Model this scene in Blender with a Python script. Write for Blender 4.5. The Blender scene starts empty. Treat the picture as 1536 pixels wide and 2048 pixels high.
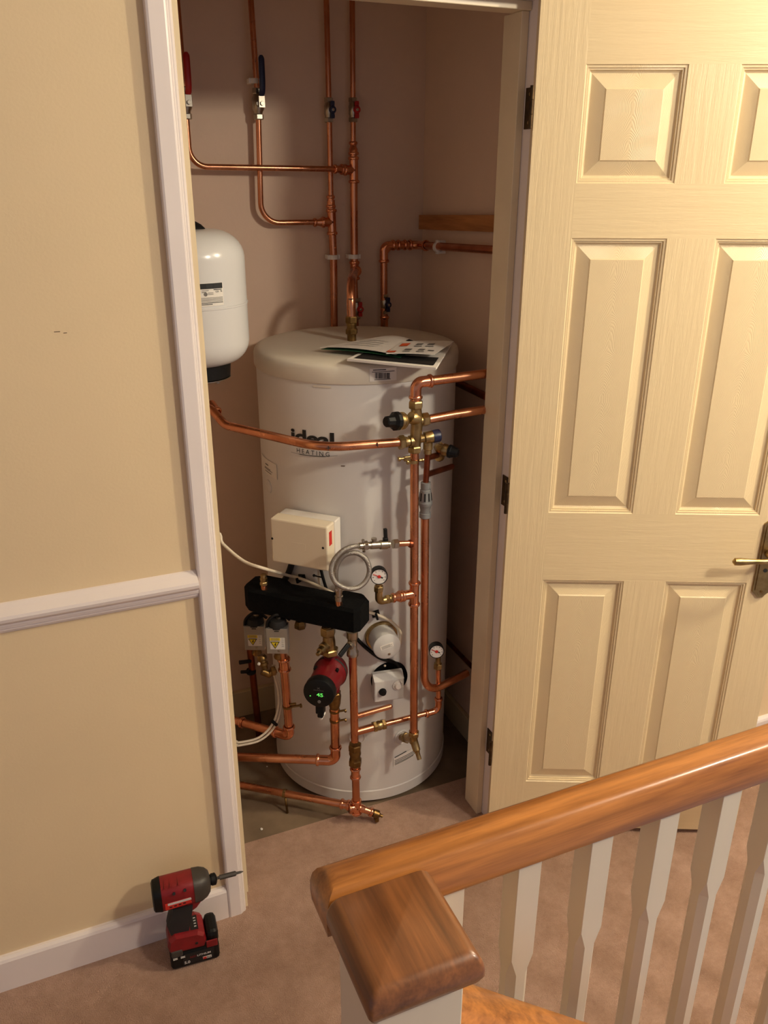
import bpy, bmesh, math, random
from math import sin, cos, radians, pi, sqrt, atan2
from mathutils import Vector, Matrix
random.seed(7)
S = bpy.context.scene
COL = S.collection
# ------------------------------------------------------------------ camera, world, lights, exposure
FPX, YAW, PITCH, ROLL = 1660.0, radians(23.23), radians(22.42), radians(-.15)
CAM = Vector((0, -1.562, 1.715))
FW = Vector((sin(YAW)*cos(PITCH), cos(YAW)*cos(PITCH), -sin(PITCH)))
RT = Vector((cos(YAW), -sin(YAW), 0)); DN = FW.cross(RT)
RT2 = cos(ROLL)*RT + sin(ROLL)*DN; DN2 = -sin(ROLL)*RT + cos(ROLL)*DN
cd = bpy.data.cameras.new('camera'); cam = bpy.data.objects.new('camera', cd); COL.objects.link(cam)
cd.sensor_fit = 'VERTICAL'; cd.sensor_height = 36.0; cd.lens = 36.0*FPX/2048; cd.clip_start = .02
m = Matrix((RT2, -DN2, -FW)).transposed().to_4x4(); m.translation = CAM; cam.matrix_world = m
S.camera = cam
W = bpy.data.worlds.new('world'); S.world = W; W.use_nodes = True
W.node_tree.nodes['Background'].inputs[0].default_value = (.94, .87, 1.0, 1)
W.node_tree.nodes['Background'].inputs[1].default_value = .28
def lamp(name, loc, power, col, rad):
    l = bpy.data.lights.new(name, 'POINT'); l.energy = power; l.color = col; l.shadow_soft_size = rad
    o = bpy.data.objects.new(name, l); o.location = loc; COL.objects.link(o); return o
lamp('landing_ceiling_lamp', (2.08, -1.02, 2.26), 66, (1.0, .87, .63), .05)
lamp('stair_ceiling_lamp', (1.68, -1.95, 2.36), 88, (1.0, .90, .74), .10)
vs = S.view_settings; vs.view_transform = 'Standard'; vs.look = 'None'; vs.exposure = 0.12; vs.gamma = 1.0; vs.use_curve_mapping = False

# ------------------------------------------------------------------ measuring helpers (points in the place)
def ray(px, py): return RT2*(px-768) + DN2*(py-1024) + FW*FPX
def at(px, py, Y): d = ray(px, py); return CAM + d*((Y-CAM.y)/d.y)
def atx(px, py, X): d = ray(px, py); return CAM + d*((X-CAM.x)/d.x)
def atz(px, py, Z=0): d = ray(px, py); return CAM + d*((Z-CAM.z)/d.z)
TC = Vector((.795, .478, 0)); TR = .265                              # axis and radius of the hot water cylinder
def atcyl(px, py, c, R):
    d = ray(px, py); ox, oy = CAM.x-c.x, CAM.y-c.y
    A = d.x*d.x+d.y*d.y; B = 2*(ox*d.x+oy*d.y); K = ox*ox+oy*oy-R*R; D = B*B-4*A*K
    t = (-B-sqrt(max(D, 0)))/2/A; return CAM + d*t
def tank(px, py, off=0): return atcyl(px, py, TC, TR+off)
def atplane(px, py, p0, n): d = ray(px, py); return CAM + d*((p0-CAM).dot(n)/d.dot(n))

# ------------------------------------------------------------------ materials
def lin(c):
    return tuple((v/255/12.92 if v/255 <= .04045 else ((v/255+.055)/1.055)**2.4) for v in c)+(1,)
MATS = {}
def mat(name, col, rough=.5, metal=0, var=.06, vscale=8, bump=0, bscale=60, spec=.5, coat=0, emit=0, col2=None, stretch=None, rvar=0, nrough=.5):
    if name in MATS: return MATS[name]
    M = bpy.data.materials.new(name); M.use_nodes = True; N = M.node_tree.nodes; L = M.node_tree.links
    b = N['Principled BSDF']; b.inputs['Roughness'].default_value = rough; b.inputs['Metallic'].default_value = metal
    b.inputs['Specular IOR Level'].default_value = spec
    if coat: b.inputs['Coat Weight'].default_value = coat; b.inputs['Coat Roughness'].default_value = .12
    tc = N.new('ShaderNodeTexCoord'); mp = N.new('ShaderNodeMapping'); L.new(tc.outputs['Object'], mp.inputs[0])
    if stretch: mp.inputs['Scale'].default_value = stretch
    c1 = lin(col); c2 = lin(col2) if col2 else tuple(v*(1-2*var) for v in c1[:3])+(1,)
    nz = N.new('ShaderNodeTexNoise'); nz.inputs['Scale'].default_value = vscale; nz.inputs['Detail'].default_value = 5 if nrough == .5 else 9; nz.inputs['Roughness'].default_value = nrough; L.new(mp.outputs[0], nz.inputs[0])
    r = N.new('ShaderNodeValToRGB'); r.color_ramp.elements[0].position = .3; r.color_ramp.elements[1].position = .7
    r.color_ramp.elements[0].color = c2; r.color_ramp.elements[1].color = c1
    L.new(nz.outputs[0], r.inputs[0]); L.new(r.outputs[0], b.inputs['Base Color'])
    if rvar:
        mr = N.new('ShaderNodeMapRange'); mr.inputs[3].default_value = rough-rvar; mr.inputs[4].default_value = rough+rvar
        L.new(nz.outputs[0], mr.inputs[0]); L.new(mr.outputs[0], b.inputs['Roughness'])
    if bump:
        n2 = N.new('ShaderNodeTexNoise'); n2.inputs['Scale'].default_value = bscale; n2.inputs['Detail'].default_value = 4; L.new(mp.outputs[0], n2.inputs[0])
        bp = N.new('ShaderNodeBump'); bp.inputs['Strength'].default_value = bump; bp.inputs['Distance'].default_value = .004
        L.new(n2.outputs[0], bp.inputs['Height']); L.new(bp.outputs[0], b.inputs['Normal'])
    if emit:
        b.inputs['Emission Color'].default_value = c1; b.inputs['Emission Strength'].default_value = emit
    MATS[name] = M; return M
def grain_mat(name, col, col2, rough, axis, freq, bump, dist=3.0, coat=0, spec=.5, contrast=(.25, .75)):
    # wood grain running along `axis`: wave bands across it, distorted by stretched noise
    M = bpy.data.materials.new(name); M.use_nodes = True; N = M.node_tree.nodes; L = M.node_tree.links
    b = N['Principled BSDF']; b.inputs['Roughness'].default_value = rough; b.inputs['Specular IOR Level'].default_value = spec
    if coat: b.inputs['Coat Weight'].default_value = coat; b.inputs['Coat Roughness'].default_value = .15
    tc = N.new('ShaderNodeTexCoord'); mp = N.new('ShaderNodeMapping'); L.new(tc.outputs['Object'], mp.inputs[0])
    sc = [1, 1, 1]; sc['XYZ'.index(axis)] = .06; mp.inputs['Scale'].default_value = sc
    n1 = N.new('ShaderNodeTexNoise'); n1.inputs['Scale'].default_value = freq; n1.inputs['Detail'].default_value = 6; n1.inputs['Distortion'].default_value = .6; L.new(mp.outputs[0], n1.inputs[0])
    n2 = N.new('ShaderNodeTexNoise'); n2.inputs['Scale'].default_value = freq*6; n2.inputs['Detail'].default_value = 3; L.new(mp.outputs[0], n2.inputs[0])
    mx = N.new('ShaderNodeMath'); mx.operation = 'MULTIPLY_ADD'; mx.inputs[1].default_value = .35; L.new(n2.outputs[0], mx.inputs[0]); L.new(n1.outputs[0], mx.inputs[2])
    r = N.new('ShaderNodeValToRGB'); r.color_ramp.elements[0].position = contrast[0]+.17; r.color_ramp.elements[1].position = contrast[1]+.17
    r.color_ramp.elements[0].color = lin(col2); r.color_ramp.elements[1].color = lin(col)
    L.new(mx.outputs[0], r.inputs[0]); L.new(r.outputs[0], b.inputs['Base Color'])
    bp = N.new('ShaderNodeBump'); bp.inputs['Strength'].default_value = bump; bp.inputs['Distance'].default_value = .002
    L.new(mx.outputs[0], bp.inputs['Height']); L.new(bp.outputs[0], b.inputs['Normal'])
    MATS[name] = M; return M
def cathedral_mat(name, col, bump):
    # moulded arch grain pressed into a painted panel: nested parabolas
    M = bpy.data.materials.new(name); M.use_nodes = True; N = M.node_tree.nodes; L = M.node_tree.links
    b = N['Principled BSDF']; b.inputs['Roughness'].default_value = .34; b.inputs['Base Color'].default_value = lin(col)
    tc = N.new('ShaderNodeTexCoord'); sx = N.new('ShaderNodeSeparateXYZ'); L.new(tc.outputs['Object'], sx.inputs[0])
    nz = N.new('ShaderNodeTexNoise'); nz.inputs['Scale'].default_value = 9; L.new(tc.outputs['Object'], nz.inputs[0])
    def math(op, a, bb=None, v=None):
        n = N.new('ShaderNodeMath'); n.operation = op
        L.new(a, n.inputs[0])
        if bb is not None: L.new(bb, n.inputs[1])
        if v is not None: n.inputs[1].default_value = v
        return n.outputs[0]
    x2 = math('ABSOLUTE', sx.outputs[0]); x2 = math('POWER', x2, v=1.5); x2 = math('MULTIPLY', x2, v=13.0)
    s = math('ADD', x2, sx.outputs[2]); s = math('ADD', s, math('MULTIPLY', nz.outputs[0], v=.16))
    w = math('SINE', math('MULTIPLY', s, v=420.0)); w = math('POWER', math('ABSOLUTE', w), v=.5)
    bp = N.new('ShaderNodeBump'); bp.inputs['Strength'].default_value = bump; bp.inputs['Distance'].default_value = .0012
    L.new(w, bp.inputs['Height']); L.new(bp.outputs[0], b.inputs['Normal'])
    MATS[name] = M; return M
def braid_mat():
    M = bpy.data.materials.new('braided_steel'); M.use_nodes = True; N = M.node_tree.nodes; L = M.node_tree.links
    b = N['Principled BSDF']; b.inputs['Metallic'].default_value = .9; b.inputs['Roughness'].default_value = .45; b.inputs['Base Color'].default_value = lin((158, 152, 144))
    tc = N.new('ShaderNodeTexCoord'); v = N.new('ShaderNodeTexVoronoi'); v.inputs['Scale'].default_value = 520; L.new(tc.outputs['Object'], v.inputs[0])
    bp = N.new('ShaderNodeBump'); bp.inputs['Strength'].default_value = .7; bp.inputs['Distance'].default_value = .0012
    L.new(v.outputs[0], bp.inputs['Height']); L.new(bp.outputs[0], b.inputs['Normal']); MATS['braid'] = M; return M
m_wall = mat('cream_emulsion', (230, 206, 165), .62, var=.03, vscale=2.5, bump=.06, bscale=180)
m_closet = mat('pink_plaster', (224, 196, 172), .75, var=.05, vscale=3, bump=.10, bscale=90)
m_ceil = mat('ceiling_white', (228, 222, 212), .8, var=.02)
m_trim = mat('white_gloss_paint', (234, 223, 217), .30, var=.02, vscale=6, bump=.03, bscale=30)
m_spindle = mat('off_white_gloss_paint', (226, 212, 188), .34, var=.02)
m_lining = mat('cream_gloss_paint', (224, 206, 172), .36, var=.04, vscale=9, bump=.04, bscale=40)
m_skirt = mat('old_cream_skirting', (206, 188, 150), .6, var=.06)
m_carpet = mat('pinkish_beige_carpet', (188, 156, 137), .95, var=.09, vscale=14, bump=1.0, bscale=330, spec=.1, col2=(152, 121, 103), nrough=.86)
m_concrete = mat('dusty_floor_slab', (134, 112, 88), .9, var=.2, vscale=7, bump=.4, bscale=40, col2=(96, 80, 60))
m_door_v = grain_mat('door_paint_vertical_grain', (228, 206, 164), (224, 201, 158), .34, 'Z', 95, .42)
m_door_h = grain_mat('door_paint_horizontal_grain', (228, 206, 164), (224, 201, 158), .34, 'X', 95, .36)
m_door_p = cathedral_mat('door_paint_arched_grain', (227, 205, 163), .30)
m_oak = grain_mat('varnished_oak_rail', (196, 128, 62), (116, 66, 28), .34, 'X', 50, .05, coat=.25)
m_cap = grain_mat('varnished_brown_newel_cap', (146, 92, 50), (82, 47, 23), .36, 'Y', 46, .05, coat=.25)
m_batten = grain_mat('rough_pine_batten', (196, 132, 72), (138, 84, 40), .7, 'Y', 40, .1)
m_cu = mat('copper', (224, 158, 120), .27, 1, vscale=14, col2=(186, 120, 86), rvar=.08, stretch=(1, 1, .6))
m_cuf = mat('copper_fitting', (232, 164, 126), .20, 1, vscale=30, col2=(206, 134, 98), rvar=.06)
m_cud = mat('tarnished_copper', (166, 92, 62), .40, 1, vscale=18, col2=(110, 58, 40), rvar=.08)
m_brass = mat('brass', (184, 160, 112), .35, 1, vscale=40, col2=(140, 116, 74), rvar=.08)
m_brassd = mat('dull_brass', (150, 118, 70), .42, 1, vscale=50, col2=(104, 80, 46), rvar=.08)
m_nickel = mat('nickel', (182, 172, 154), .28, 1, vscale=30, var=.1)
m_steel = mat('grey_galvanised_cover', (176, 172, 166), .42, .75, vscale=20, var=.06)
m_tank = mat('white_coated_steel', (222, 218, 212), .42, var=.02, vscale=3, bump=.02, bscale=60)
m_lid = mat('ivory_plastic_lid', (216, 207, 190), .5, var=.025, vscale=4, bump=.03, bscale=80)
m_vessel = mat('white_enamel', (214, 212, 209), .22, var=.015)
m_black = mat('black_plastic', (11, 11, 11), .5, var=.1, spec=.28)
m_foam = mat('black_foam_insulation', (7, 7, 7), .9, var=.12, vscale=30, bump=.3, bscale=200, spec=.15)
m_rubber = mat('dark_rubber', (30, 28, 27), .7, var=.15, vscale=40)
m_blue = mat('navy_plastic', (24, 30, 62), .38)
m_red = mat('red_plastic', (176, 26, 24), .36, var=.08)
m_redp = mat('red_pump_casting', (108, 7, 18), .40, var=.08, vscale=20)
m_dred = mat('red_tool_shell', (132, 18, 24), .45, var=.16, vscale=30)
m_toolgrey = mat('charcoal_tool_nose', (66, 60, 54), .5, .1, var=.15, vscale=40)
m_grey = mat('light_grey_plastic', (206, 203, 198), .45, var=.03)
m_tun = mat('mid_grey_plastic', (128, 130, 130), .45, var=.05)
m_ivory = mat('ivory_plastic_box', (232, 218, 192), .42, var=.015)
m_white = mat('white_plastic', (232, 226, 216), .45, var=.03)
m_cable = mat('white_cable_sheath', (226, 212, 188), .45, var=.04)
m_paper = mat('white_paper', (232, 226, 216), .8, var=.02)
m_ink = mat('black_ink', (22, 21, 20), .6)
m_greyink = mat('grey_ink', (120, 116, 110), .7)
m_green = mat('green_card', (22, 84, 48), .7)
m_orange = mat('orange_ink', (222, 92, 40), .7)
m_yel = mat('yellow_label', (236, 208, 40), .5)
m_redink = mat('red_label', (206, 44, 32), .5)
m_bronze = mat('bronzed_hinge', (86, 66, 42), .42, .85, var=.3, vscale=60)
m_dgreen = mat('green_led', (96, 214, 90), .5, emit=.8)
m_braid = braid_mat()
m_dial = mat('white_dial', (236, 230, 222), .5)
m_stair = mat('stair_carpet', (196, 158, 132), .95, bump=.8, bscale=300)
m_thread = mat('pencil_mark', (96, 70, 48), .8)

# ------------------------------------------------------------------ mesh helpers
def basis(axis, up=None):
    z = Vector(axis).normalized(); u = Vector(up) if up is not None else (Vector((0, 0, 1)) if abs(z.z) < .9 else Vector((1, 0, 0)))
    x = u.cross(z).normalized(); y = z.cross(x); return x, y, z
class MB:
    def __init__(s): s.v = []; s.f = []; s.sm = []
    def add(s, vs, fs, smooth=True):
        o = len(s.v); s.v += [Vector(v) for v in vs]
        for f in fs: s.f.append([i+o for i in f]); s.sm.append(smooth)
        return s
    def tube(s, pts, r, seg=12, caps=True):
        pts = [Vector(p) for p in pts]; n = len(pts); rs = r if isinstance(r, (list, tuple)) else [r]*n
        T = []
        for i in range(n):
            a = pts[max(i-1, 0)]; b = pts[min(i+1, n-1)]; T.append((b-a).normalized())
        x, y, _ = basis(T[0]); vs = []
        for i in range(n):
            x = (x-T[i]*x.dot(T[i])).normalized(); y = T[i].cross(x)
            for k in range(seg):
                a = 2*pi*k/seg; vs.append(pts[i]+(x*cos(a)+y*sin(a))*rs[i])
        fs = [[i*seg+k, i*seg+(k+1) % seg, (i+1)*seg+(k+1) % seg, (i+1)*seg+k] for i in range(n-1) for k in range(seg)]
        s.add(vs, fs)
        if caps: s.add(vs[:seg], [list(range(seg))[::-1]], False); s.add(vs[-seg:], [list(range(seg))], False)
        return s
    def lathe(s, o, axis, prof, seg=24, smooth=True, up=None, closed=True):
        # prof: (height along the axis, radius); sharp profiles keep their edges through the angle split in build
        x, y, z = basis(axis, up); o = Vector(o); vs = []
        for h, r in prof:
            for k in range(seg):
                a = 2*pi*(k+.5)/seg; vs.append(o+z*h+(x*cos(a)+y*sin(a))*max(r, 1e-5))
        n = len(prof)
        fs = [[i*seg+k, i*seg+(k+1) % seg, (i+1)*seg+(k+1) % seg, (i+1)*seg+k] for i in range(n-1) for k in range(seg)]
        s.add(vs, fs, smooth)
        if closed: s.add(vs[:seg], [list(range(seg))[::-1]], False); s.add(vs[-seg:], [list(range(seg))], False)
        return s
    def hexn(s, p, axis, r, h): return s.lathe(Vector(p)-Vector(axis).normalized()*h/2, axis, [(0, r*.9), (h*.15, r), (h*.85, r), (h, r*.9)], 6, False)
    def bead(s, p, axis, r): return s.lathe(p, axis, [(-.0045, r), (-.004, r+.0022), (-.0015, r+.0036), (.0015, r+.0036), (.004, r+.0022), (.0045, r)], 14, closed=False)
    def box(s, c, size, ax=None, bev=0.0):
        # ax: (x,y,z) unit axes; bev: chamfer of all edges
        c = Vector(c); X, Y, Z = ax if ax else (Vector((1, 0, 0)), Vector((0, 1, 0)), Vector((0, 0, 1)))
        a, b, d = [v/2 for v in size]; t = min(bev, a*.9, b*.9, d*.9)
        if t <= 0:
            P = [c+X*(i*a)+Y*(j*b)+Z*(k*d) for i in (-1, 1) for j in (-1, 1) for k in (-1, 1)]
            return s.add(P, [[0, 1, 3, 2], [4, 6, 7, 5], [0, 4, 5, 1], [2, 3, 7, 6], [0, 2, 6, 4], [1, 5, 7, 3]], False)
        bm = bmesh.new(); bmesh.ops.create_cube(bm, size=1)
        for v in bm.verts: v.co = Vector((v.co.x*2*a, v.co.y*2*b, v.co.z*2*d))
        bmesh.ops.bevel(bm, geom=bm.edges[:], offset=t, segments=2, profile=.5, affect='EDGES')
        bm.verts.index_update()
        s.add([c+X*v.co.x+Y*v.co.y+Z*v.co.z for v in bm.verts], [[v.index for v in f.verts] for f in bm.faces], False); bm.free(); return s
    def span(s, x0, x1, y0, y1, z0, z1, bev=0): return s.box(((x0+x1)/2, (y0+y1)/2, (z0+z1)/2), (x1-x0, y1-y0, z1-z0), None, bev)
    def prism(s, poly, o, X, Y, Z, h, bev=0):
        # polygon (in the X,Y plane at o) pushed by h along Z
        o = Vector(o); n = len(poly)
        A = [o+X*p[0]+Y*p[1] for p in poly]; B = [p+Z*h for p in A]
        return s.add(A+B, [list(range(n))[::-1], list(range(n, 2*n))]+[[i, (i+1) % n, n+(i+1) % n, n+i] for i in range(n)], False)
    def sphere(s, c, r, seg=12, sc=(1, 1, 1)):
        c = Vector(c); vs = []; h = seg//2
        for i in range(h+1):
            t = pi*i/h
            for k in range(seg): vs.append(c+Vector((r*sc[0]*sin(t)*cos(2*pi*k/seg), r*sc[1]*sin(t)*sin(2*pi*k/seg), r*sc[2]*cos(t))))
        return s.add(vs, [[i*seg+k, (i+1)*seg+k, (i+1)*seg+(k+1) % seg, i*seg+(k+1) % seg] for i in range(h) for k in range(seg)])
    def build(s, name, m, parent=None, loc=None):
        o0 = Vector(loc) if loc is not None else (root_loc(parent) if parent else Vector((0, 0, 0)))
        me = bpy.data.meshes.new(name); me.from_pydata([v-o0 for v in s.v], [], s.f)
        me.polygons.foreach_set('use_smooth', s.sm)
        bm = bmesh.new(); bm.from_mesh(me); bmesh.ops.remove_doubles(bm, verts=bm.verts, dist=1e-5); bmesh.ops.recalc_face_normals(bm, faces=bm.faces)
        for e in bm.edges:
            if len(e.link_faces) == 2 and e.calc_face_angle(0) > radians(38): e.smooth = False
        bm.to_mesh(me); bm.free()
        me.materials.append(m); o = bpy.data.objects.new(name, me); COL.objects.link(o)
        if parent: o.parent = parent
        else: o.location = o0
        return o
ROOT = {}
def root_loc(o):
    while o.parent: o = o.parent
    return Vector(o.location)
def tag(o, label, cat=None, group=None):
    o['label'] = label
    if cat: o['category'] = cat
    if group: o['group'] = group
    return o
def thing(name, label, cat, loc, group=None):
    o = bpy.data.objects.new(name, None); o.empty_display_size = .05; COL.objects.link(o); o.location = loc
    return tag(o, label, cat, group)
def struct(name, mb, m, label=None, parent=None, loc=None):
    o = mb.build(name, m, parent, loc); o['kind'] = 'structure'
    if label: o['label'] = label
    return o
def fillet(pts, rad, n=7):
    pts = [Vector(p) for p in pts]; out = [pts[0]]
    for i in range(1, len(pts)-1):
        p, a, b = pts[i], pts[i-1], pts[i+1]; u = (a-p); v = (b-p); lu, lv = u.length, v.length; u.normalize(); v.normalize()
        ang = u.angle(v)
        if ang > pi-.02: out.append(p); continue
        r = rad[i-1] if isinstance(rad, (list, tuple)) else rad
        if r <= 0: out.append(p); continue
        t = min(r/math.tan(ang/2), lu*.48, lv*.48); r = t*math.tan(ang/2)
        c = p+(u+v).normalized()*(r/sin(ang/2)); p0 = p+u*t; p1 = p+v*t
        A = p0-c; Bv = p1-c; th = A.angle(Bv); k = max(3, int(n*th/1.2))
        for j in range(k+1):
            q = j/k; out.append(c+(A*sin((1-q)*th)+Bv*sin(q*th))/sin(th))
    out.append(pts[-1]); return out
def smooth(pts, n=6):
    pts = [Vector(p) for p in pts]; P = [pts[0]*2-pts[1]]+pts+[pts[-1]*2-pts[-2]]; out = []
    for i in range(1, len(P)-2):
        for j in range(n):
            t = j/n; a, b, c, d = P[i-1], P[i], P[i+1], P[i+2]
            out.append(.5*((2*b)+(c-a)*t+(2*a-5*b+4*c-d)*t*t+(3*b-a-3*c+d)*t**3))
    out.append(pts[-1]); return out
def textmesh(body, bold=0.0, space=1.0):
    cu = bpy.data.curves.new('lettering', 'FONT'); cu.body = body; cu.size = 1; cu.offset = bold; cu.resolution_u = 5; cu.space_character = space
    o = bpy.data.objects.new('lettering', cu); COL.objects.link(o)
    dg = bpy.context.evaluated_depsgraph_get(); me = o.evaluated_get(dg).to_mesh()
    vs = [(v.co.x, v.co.y) for v in me.vertices]; fs = [list(p.vertices) for p in me.polygons]
    o.evaluated_get(dg).to_mesh_clear(); bpy.data.objects.remove(o); bpy.data.curves.remove(cu)
    x0 = min(v[0] for v in vs); x1 = max(v[0] for v in vs); y0 = min(v[1] for v in vs); y1 = max(v[1] for v in vs)
    return [((x-x0)/(x1-x0), (y-y0)/(y1-y0)) for x, y in vs], fs
def flat_text(body, o, X, Y, w, h, m, parent, name='lettering', bold=.0, space=1.0, lift=.0006):
    vs, fs = textmesh(body, bold, space); Z = X.cross(Y)
    return MB().add([Vector(o)+X*(a*w)+Y*(b*h)+Z*lift for a, b in vs], fs, False).build(name, m, parent)
def quad(o, X, Y, w, h, m, parent, name, lift=.0005, th=.0004):
    Z = X.cross(Y); return MB().box(Vector(o)+X*w/2+Y*h/2+Z*(lift), (w, h, th), (X, Y, Z)).build(name, m, parent)
def cpatch(c, R, a0, a1, z0, z1, th=.0005, n=8, slope=0):
    # curved sticker; angle measured from -Y towards +X
    mb = MB(); vs = []
    for rr in (R, R+th):
        for i in range(n+1):
            a = a0+(a1-a0)*i/n
            for z in (z0, z1): vs.append((c.x+sin(a)*rr, c.y-cos(a)*rr, z+slope*(i/n)))
    k = 2*(n+1); fs = []
    for i in range(n):
        fs += [[i*2, i*2+1, i*2+3, i*2+2], [k+i*2, k+i*2+2, k+i*2+3, k+i*2+1], [i*2, i*2+2, k+i*2+2, k+i*2], [i*2+1, k+i*2+1, k+i*2+3, i*2+3]]
    fs += [[0, k, k+1, 1], [2*n, 2*n+1, k+2*n+1, k+2*n]]
    return mb.add(vs, fs, False)
def az(p, c): return atan2(p.x-c.x, -(p.y-c.y))
def ctext(body, c, R, a0, a1, z0, z1, m, parent, bold=0, space=1.0, name='lettering'):
    vs, fs = textmesh(body, bold, space)
    return MB().add([(c.x+sin(a0+(a1-a0)*u)*R, c.y-cos(a0+(a1-a0)*u)*R, z0+(z1-z0)*v) for u, v in vs], fs, False).build(name, m, parent)

UX, UY, UZ = Vector((1, 0, 0)), Vector((0, 1, 0)), Vector((0, 0, 1))
YBW, YB, XR, XL = .80, .765, 1.137, .19                              # closet: back wall, wall pipes, right wall, left wall
# ------------------------------------------------------------------ the setting
CE = .208
struct('floor', MB().span(-2.6, 3.2, -.885, CE, -.03, 0).span(-2.6, .30, -3.9, -.885, -.03, 0), m_carpet, 'pinkish beige carpet of the landing')
struct('floor_closet', MB().span(XL, XR, CE, YBW, -.04, -.006), m_concrete, 'bare dusty slab inside the cupboard behind the carpet edge')
wf = struct('wall_front', MB().span(-2.6, .27, 0, .115, 0, 2.42).span(1.066, 3.2, 0, .115, 0, 2.42).span(.27, 1.066, 0, .115, 2.055, 2.42), m_wall, 'cream painted landing wall with the cupboard doorway')
struct('wall_back', MB().span(XL-.1, XR+.1, YBW, YBW+.1, -.05, 2.42), m_closet, 'pinkish plaster back wall of the cupboard')
struct('wall_right', MB().span(XR, XR+.1, .115, YBW, -.05, 2.42), m_closet, 'pinkish plaster side wall of the cupboard')
struct('wall_left', MB().span(XL-.1, XL, .115, YBW, -.05, 2.42), m_closet)
struct('ceiling', MB().span(-2.6, 3.2, -3.9, YBW+.1, 2.42, 2.5), m_ceil)
# skirting and dado
def moulding(prof, x0, x1):
    # prof in (outwards from the wall, z), run along X on the front wall
    mb = MB(); n = len(prof); vs = [(x0, -p, z) for p, z in prof]+[(x1, -p, z) for p, z in prof]
    return mb.add(vs, [list(range(n)), list(range(n, 2*n))[::-1]]+[[i, (i+1) % n, n+(i+1) % n, n+i] for i in range(n)], False)
SK = [(0, 0), (.016, 0), (.016, .082), (.013, .088), (.007, .092), (0, .092)]
struct('baseboard_left', moulding(SK, -2.6, .2485), m_trim, 'white painted skirting board left of the doorway')
struct('baseboard_right', moulding(SK, 1.3, 3.2), m_trim, 'white skirting board beyond the open door')
DZ = .893
struct('trim_1', moulding([(0, DZ-.004), (.006, DZ), (.010, DZ+.006), (.010, DZ+.010), (.014, DZ+.012), (.016, DZ+.018), (.016, DZ+.022), (.020, DZ+.024), (.026, DZ+.030), (.028, DZ+.037), (.026, DZ+.043), (.022, DZ+.046), (.012, DZ+.053), (.004, DZ+.060), (0, DZ+.061)], -2.6, .2485), m_trim, 'white moulded dado rail on the cream wall')
# architrave: profile in (X, outwards)
AP = [(.249, 0), (.249, .013), (.2505, .016), (.254, .0175), (.279, .0175), (.2815, .0165), (.283, .0145), (.2845, .0145), (.2865, .0125), (.289, .0125), (.292, .0095), (.2935, .007), (.2935, 0)]
def vprofile(prof, z0, z1):
    n = len(prof); vs = [(x, -o, z0) for x, o in prof]+[(x, -o, z1) for x, o in prof]
    return MB().add(vs, [list(range(n)), list(range(n, 2*n))[::-1]]+[[i, (i+1) % n, n+(i+1) % n, n+i] for i in range(n)], False)
struct('trim_2', vprofile(AP, 0, 2.076), m_trim, 'white moulded architrave left of the cupboard doorway')
hp = [(z+1.755-.0, o) for z, o in AP]
n = len(AP); pts = [(2.3245-x, o) for x, o in AP]
struct('trim_3', MB().add([(.2935, -o, z) for z, o in pts]+[(1.066, -o, z) for z, o in pts], [list(range(n)), list(range(n, 2*n))[::-1]]+[[i, (i+1) % n, n+(i+1) % n, n+i] for i in range(n)], False), m_trim, 'white architrave above the cupboard doorway')
# lining and door stops
ll = struct('trim_4', MB().span(.27, .3005, 0, .127, 0, 2.055).span(.3005, .3125, .043, .083, 0, 2.02), m_lining, 'cream painted door lining, latch side')
struct('latch_recess', MB().span(.2995, .3012, .012, .034, .86, .93), m_ink, None, ll)
lr = struct('trim_5', MB().span(1.005, 1.06, .0285, .127, 0, 2.055), m_trim, 'white painted door lining on the hinge side')
struct('door_stop', MB().span(.987, 1.0045, .058, .127, 0, 2.004, .0015), m_lining, None, lr)
hl = struct('trim_6', MB().span(.3005, 1.005, 0.0, .127, 2.02, 2.055), m_trim, 'white painted head of the door lining')
struct('door_stop', MB().span(.3005, 1.005, .05, .1, 2.004, 2.02, .0015), m_lining, None, hl)
for x_, z_, l_ in ((.045, 1.452, .010), (.060, 1.449, .006)): struct('scuff_mark', MB().span(x_, x_+l_, -.0004, .0002, z_, z_+.0012), m_thread, None, wf)
# closet skirting
struct('baseboard_back', MB().span(XL, XR-.012, YBW-.018, YBW, -.006, .09, .002), m_skirt, 'old cream skirting at the back of the cupboard')
struct('baseboard_closet_right', MB().span(XR-.014, XR, .13, YBW, -.006, .08, .002), m_skirt)

# ------------------------------------------------------------------ door, opened flat-ish towards the wall
DA = radians(-24.8); DU = Vector((cos(DA), sin(DA), 0)); DNv = Vector((sin(DA), -cos(DA), 0))
D0 = Vector((.989, -.005, .014)); DW, DH, DT = .685, 2.04, .035
door = bpy.data.objects.new('door_1', None); COL.objects.link(door); door.location = D0; door.rotation_euler = (0, 0, DA)
door['kind'] = 'structure'; door['label'] = 'cream six panel moulded door standing open'
def dbuild(mb, name, m, parent=None, origin=None):
    # local door space: x along the door, y into its thickness (visible face at y=0), z up
    o = Vector(origin) if origin is not None else Vector((0, 0, 0))
    me_o = mb.build(name, m, None, o); me_o.parent = parent or door
    me_o.location = o if parent is None or parent == door else o-Vector(parent.location)
    return me_o
c1, c2 = (.095, .293), (.393, .590)
rows = [(.155, .772), (.950, 1.570), (1.676, 1.891)]
for x0, x1 in ((0, c1[0]), (c2[1], DW)): dbuild(MB().span(x0, x1, 0, DT, 0, DH), 'stile', m_door_v)
for z0, z1 in ((0, rows[0][0]), (rows[0][1], rows[1][0]), (rows[1][1], rows[2][0]), (rows[2][1], DH)):
    dbuild(MB().span(c1[0], c2[1], 0, DT, z0, z1), 'rail', m_door_h)
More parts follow.
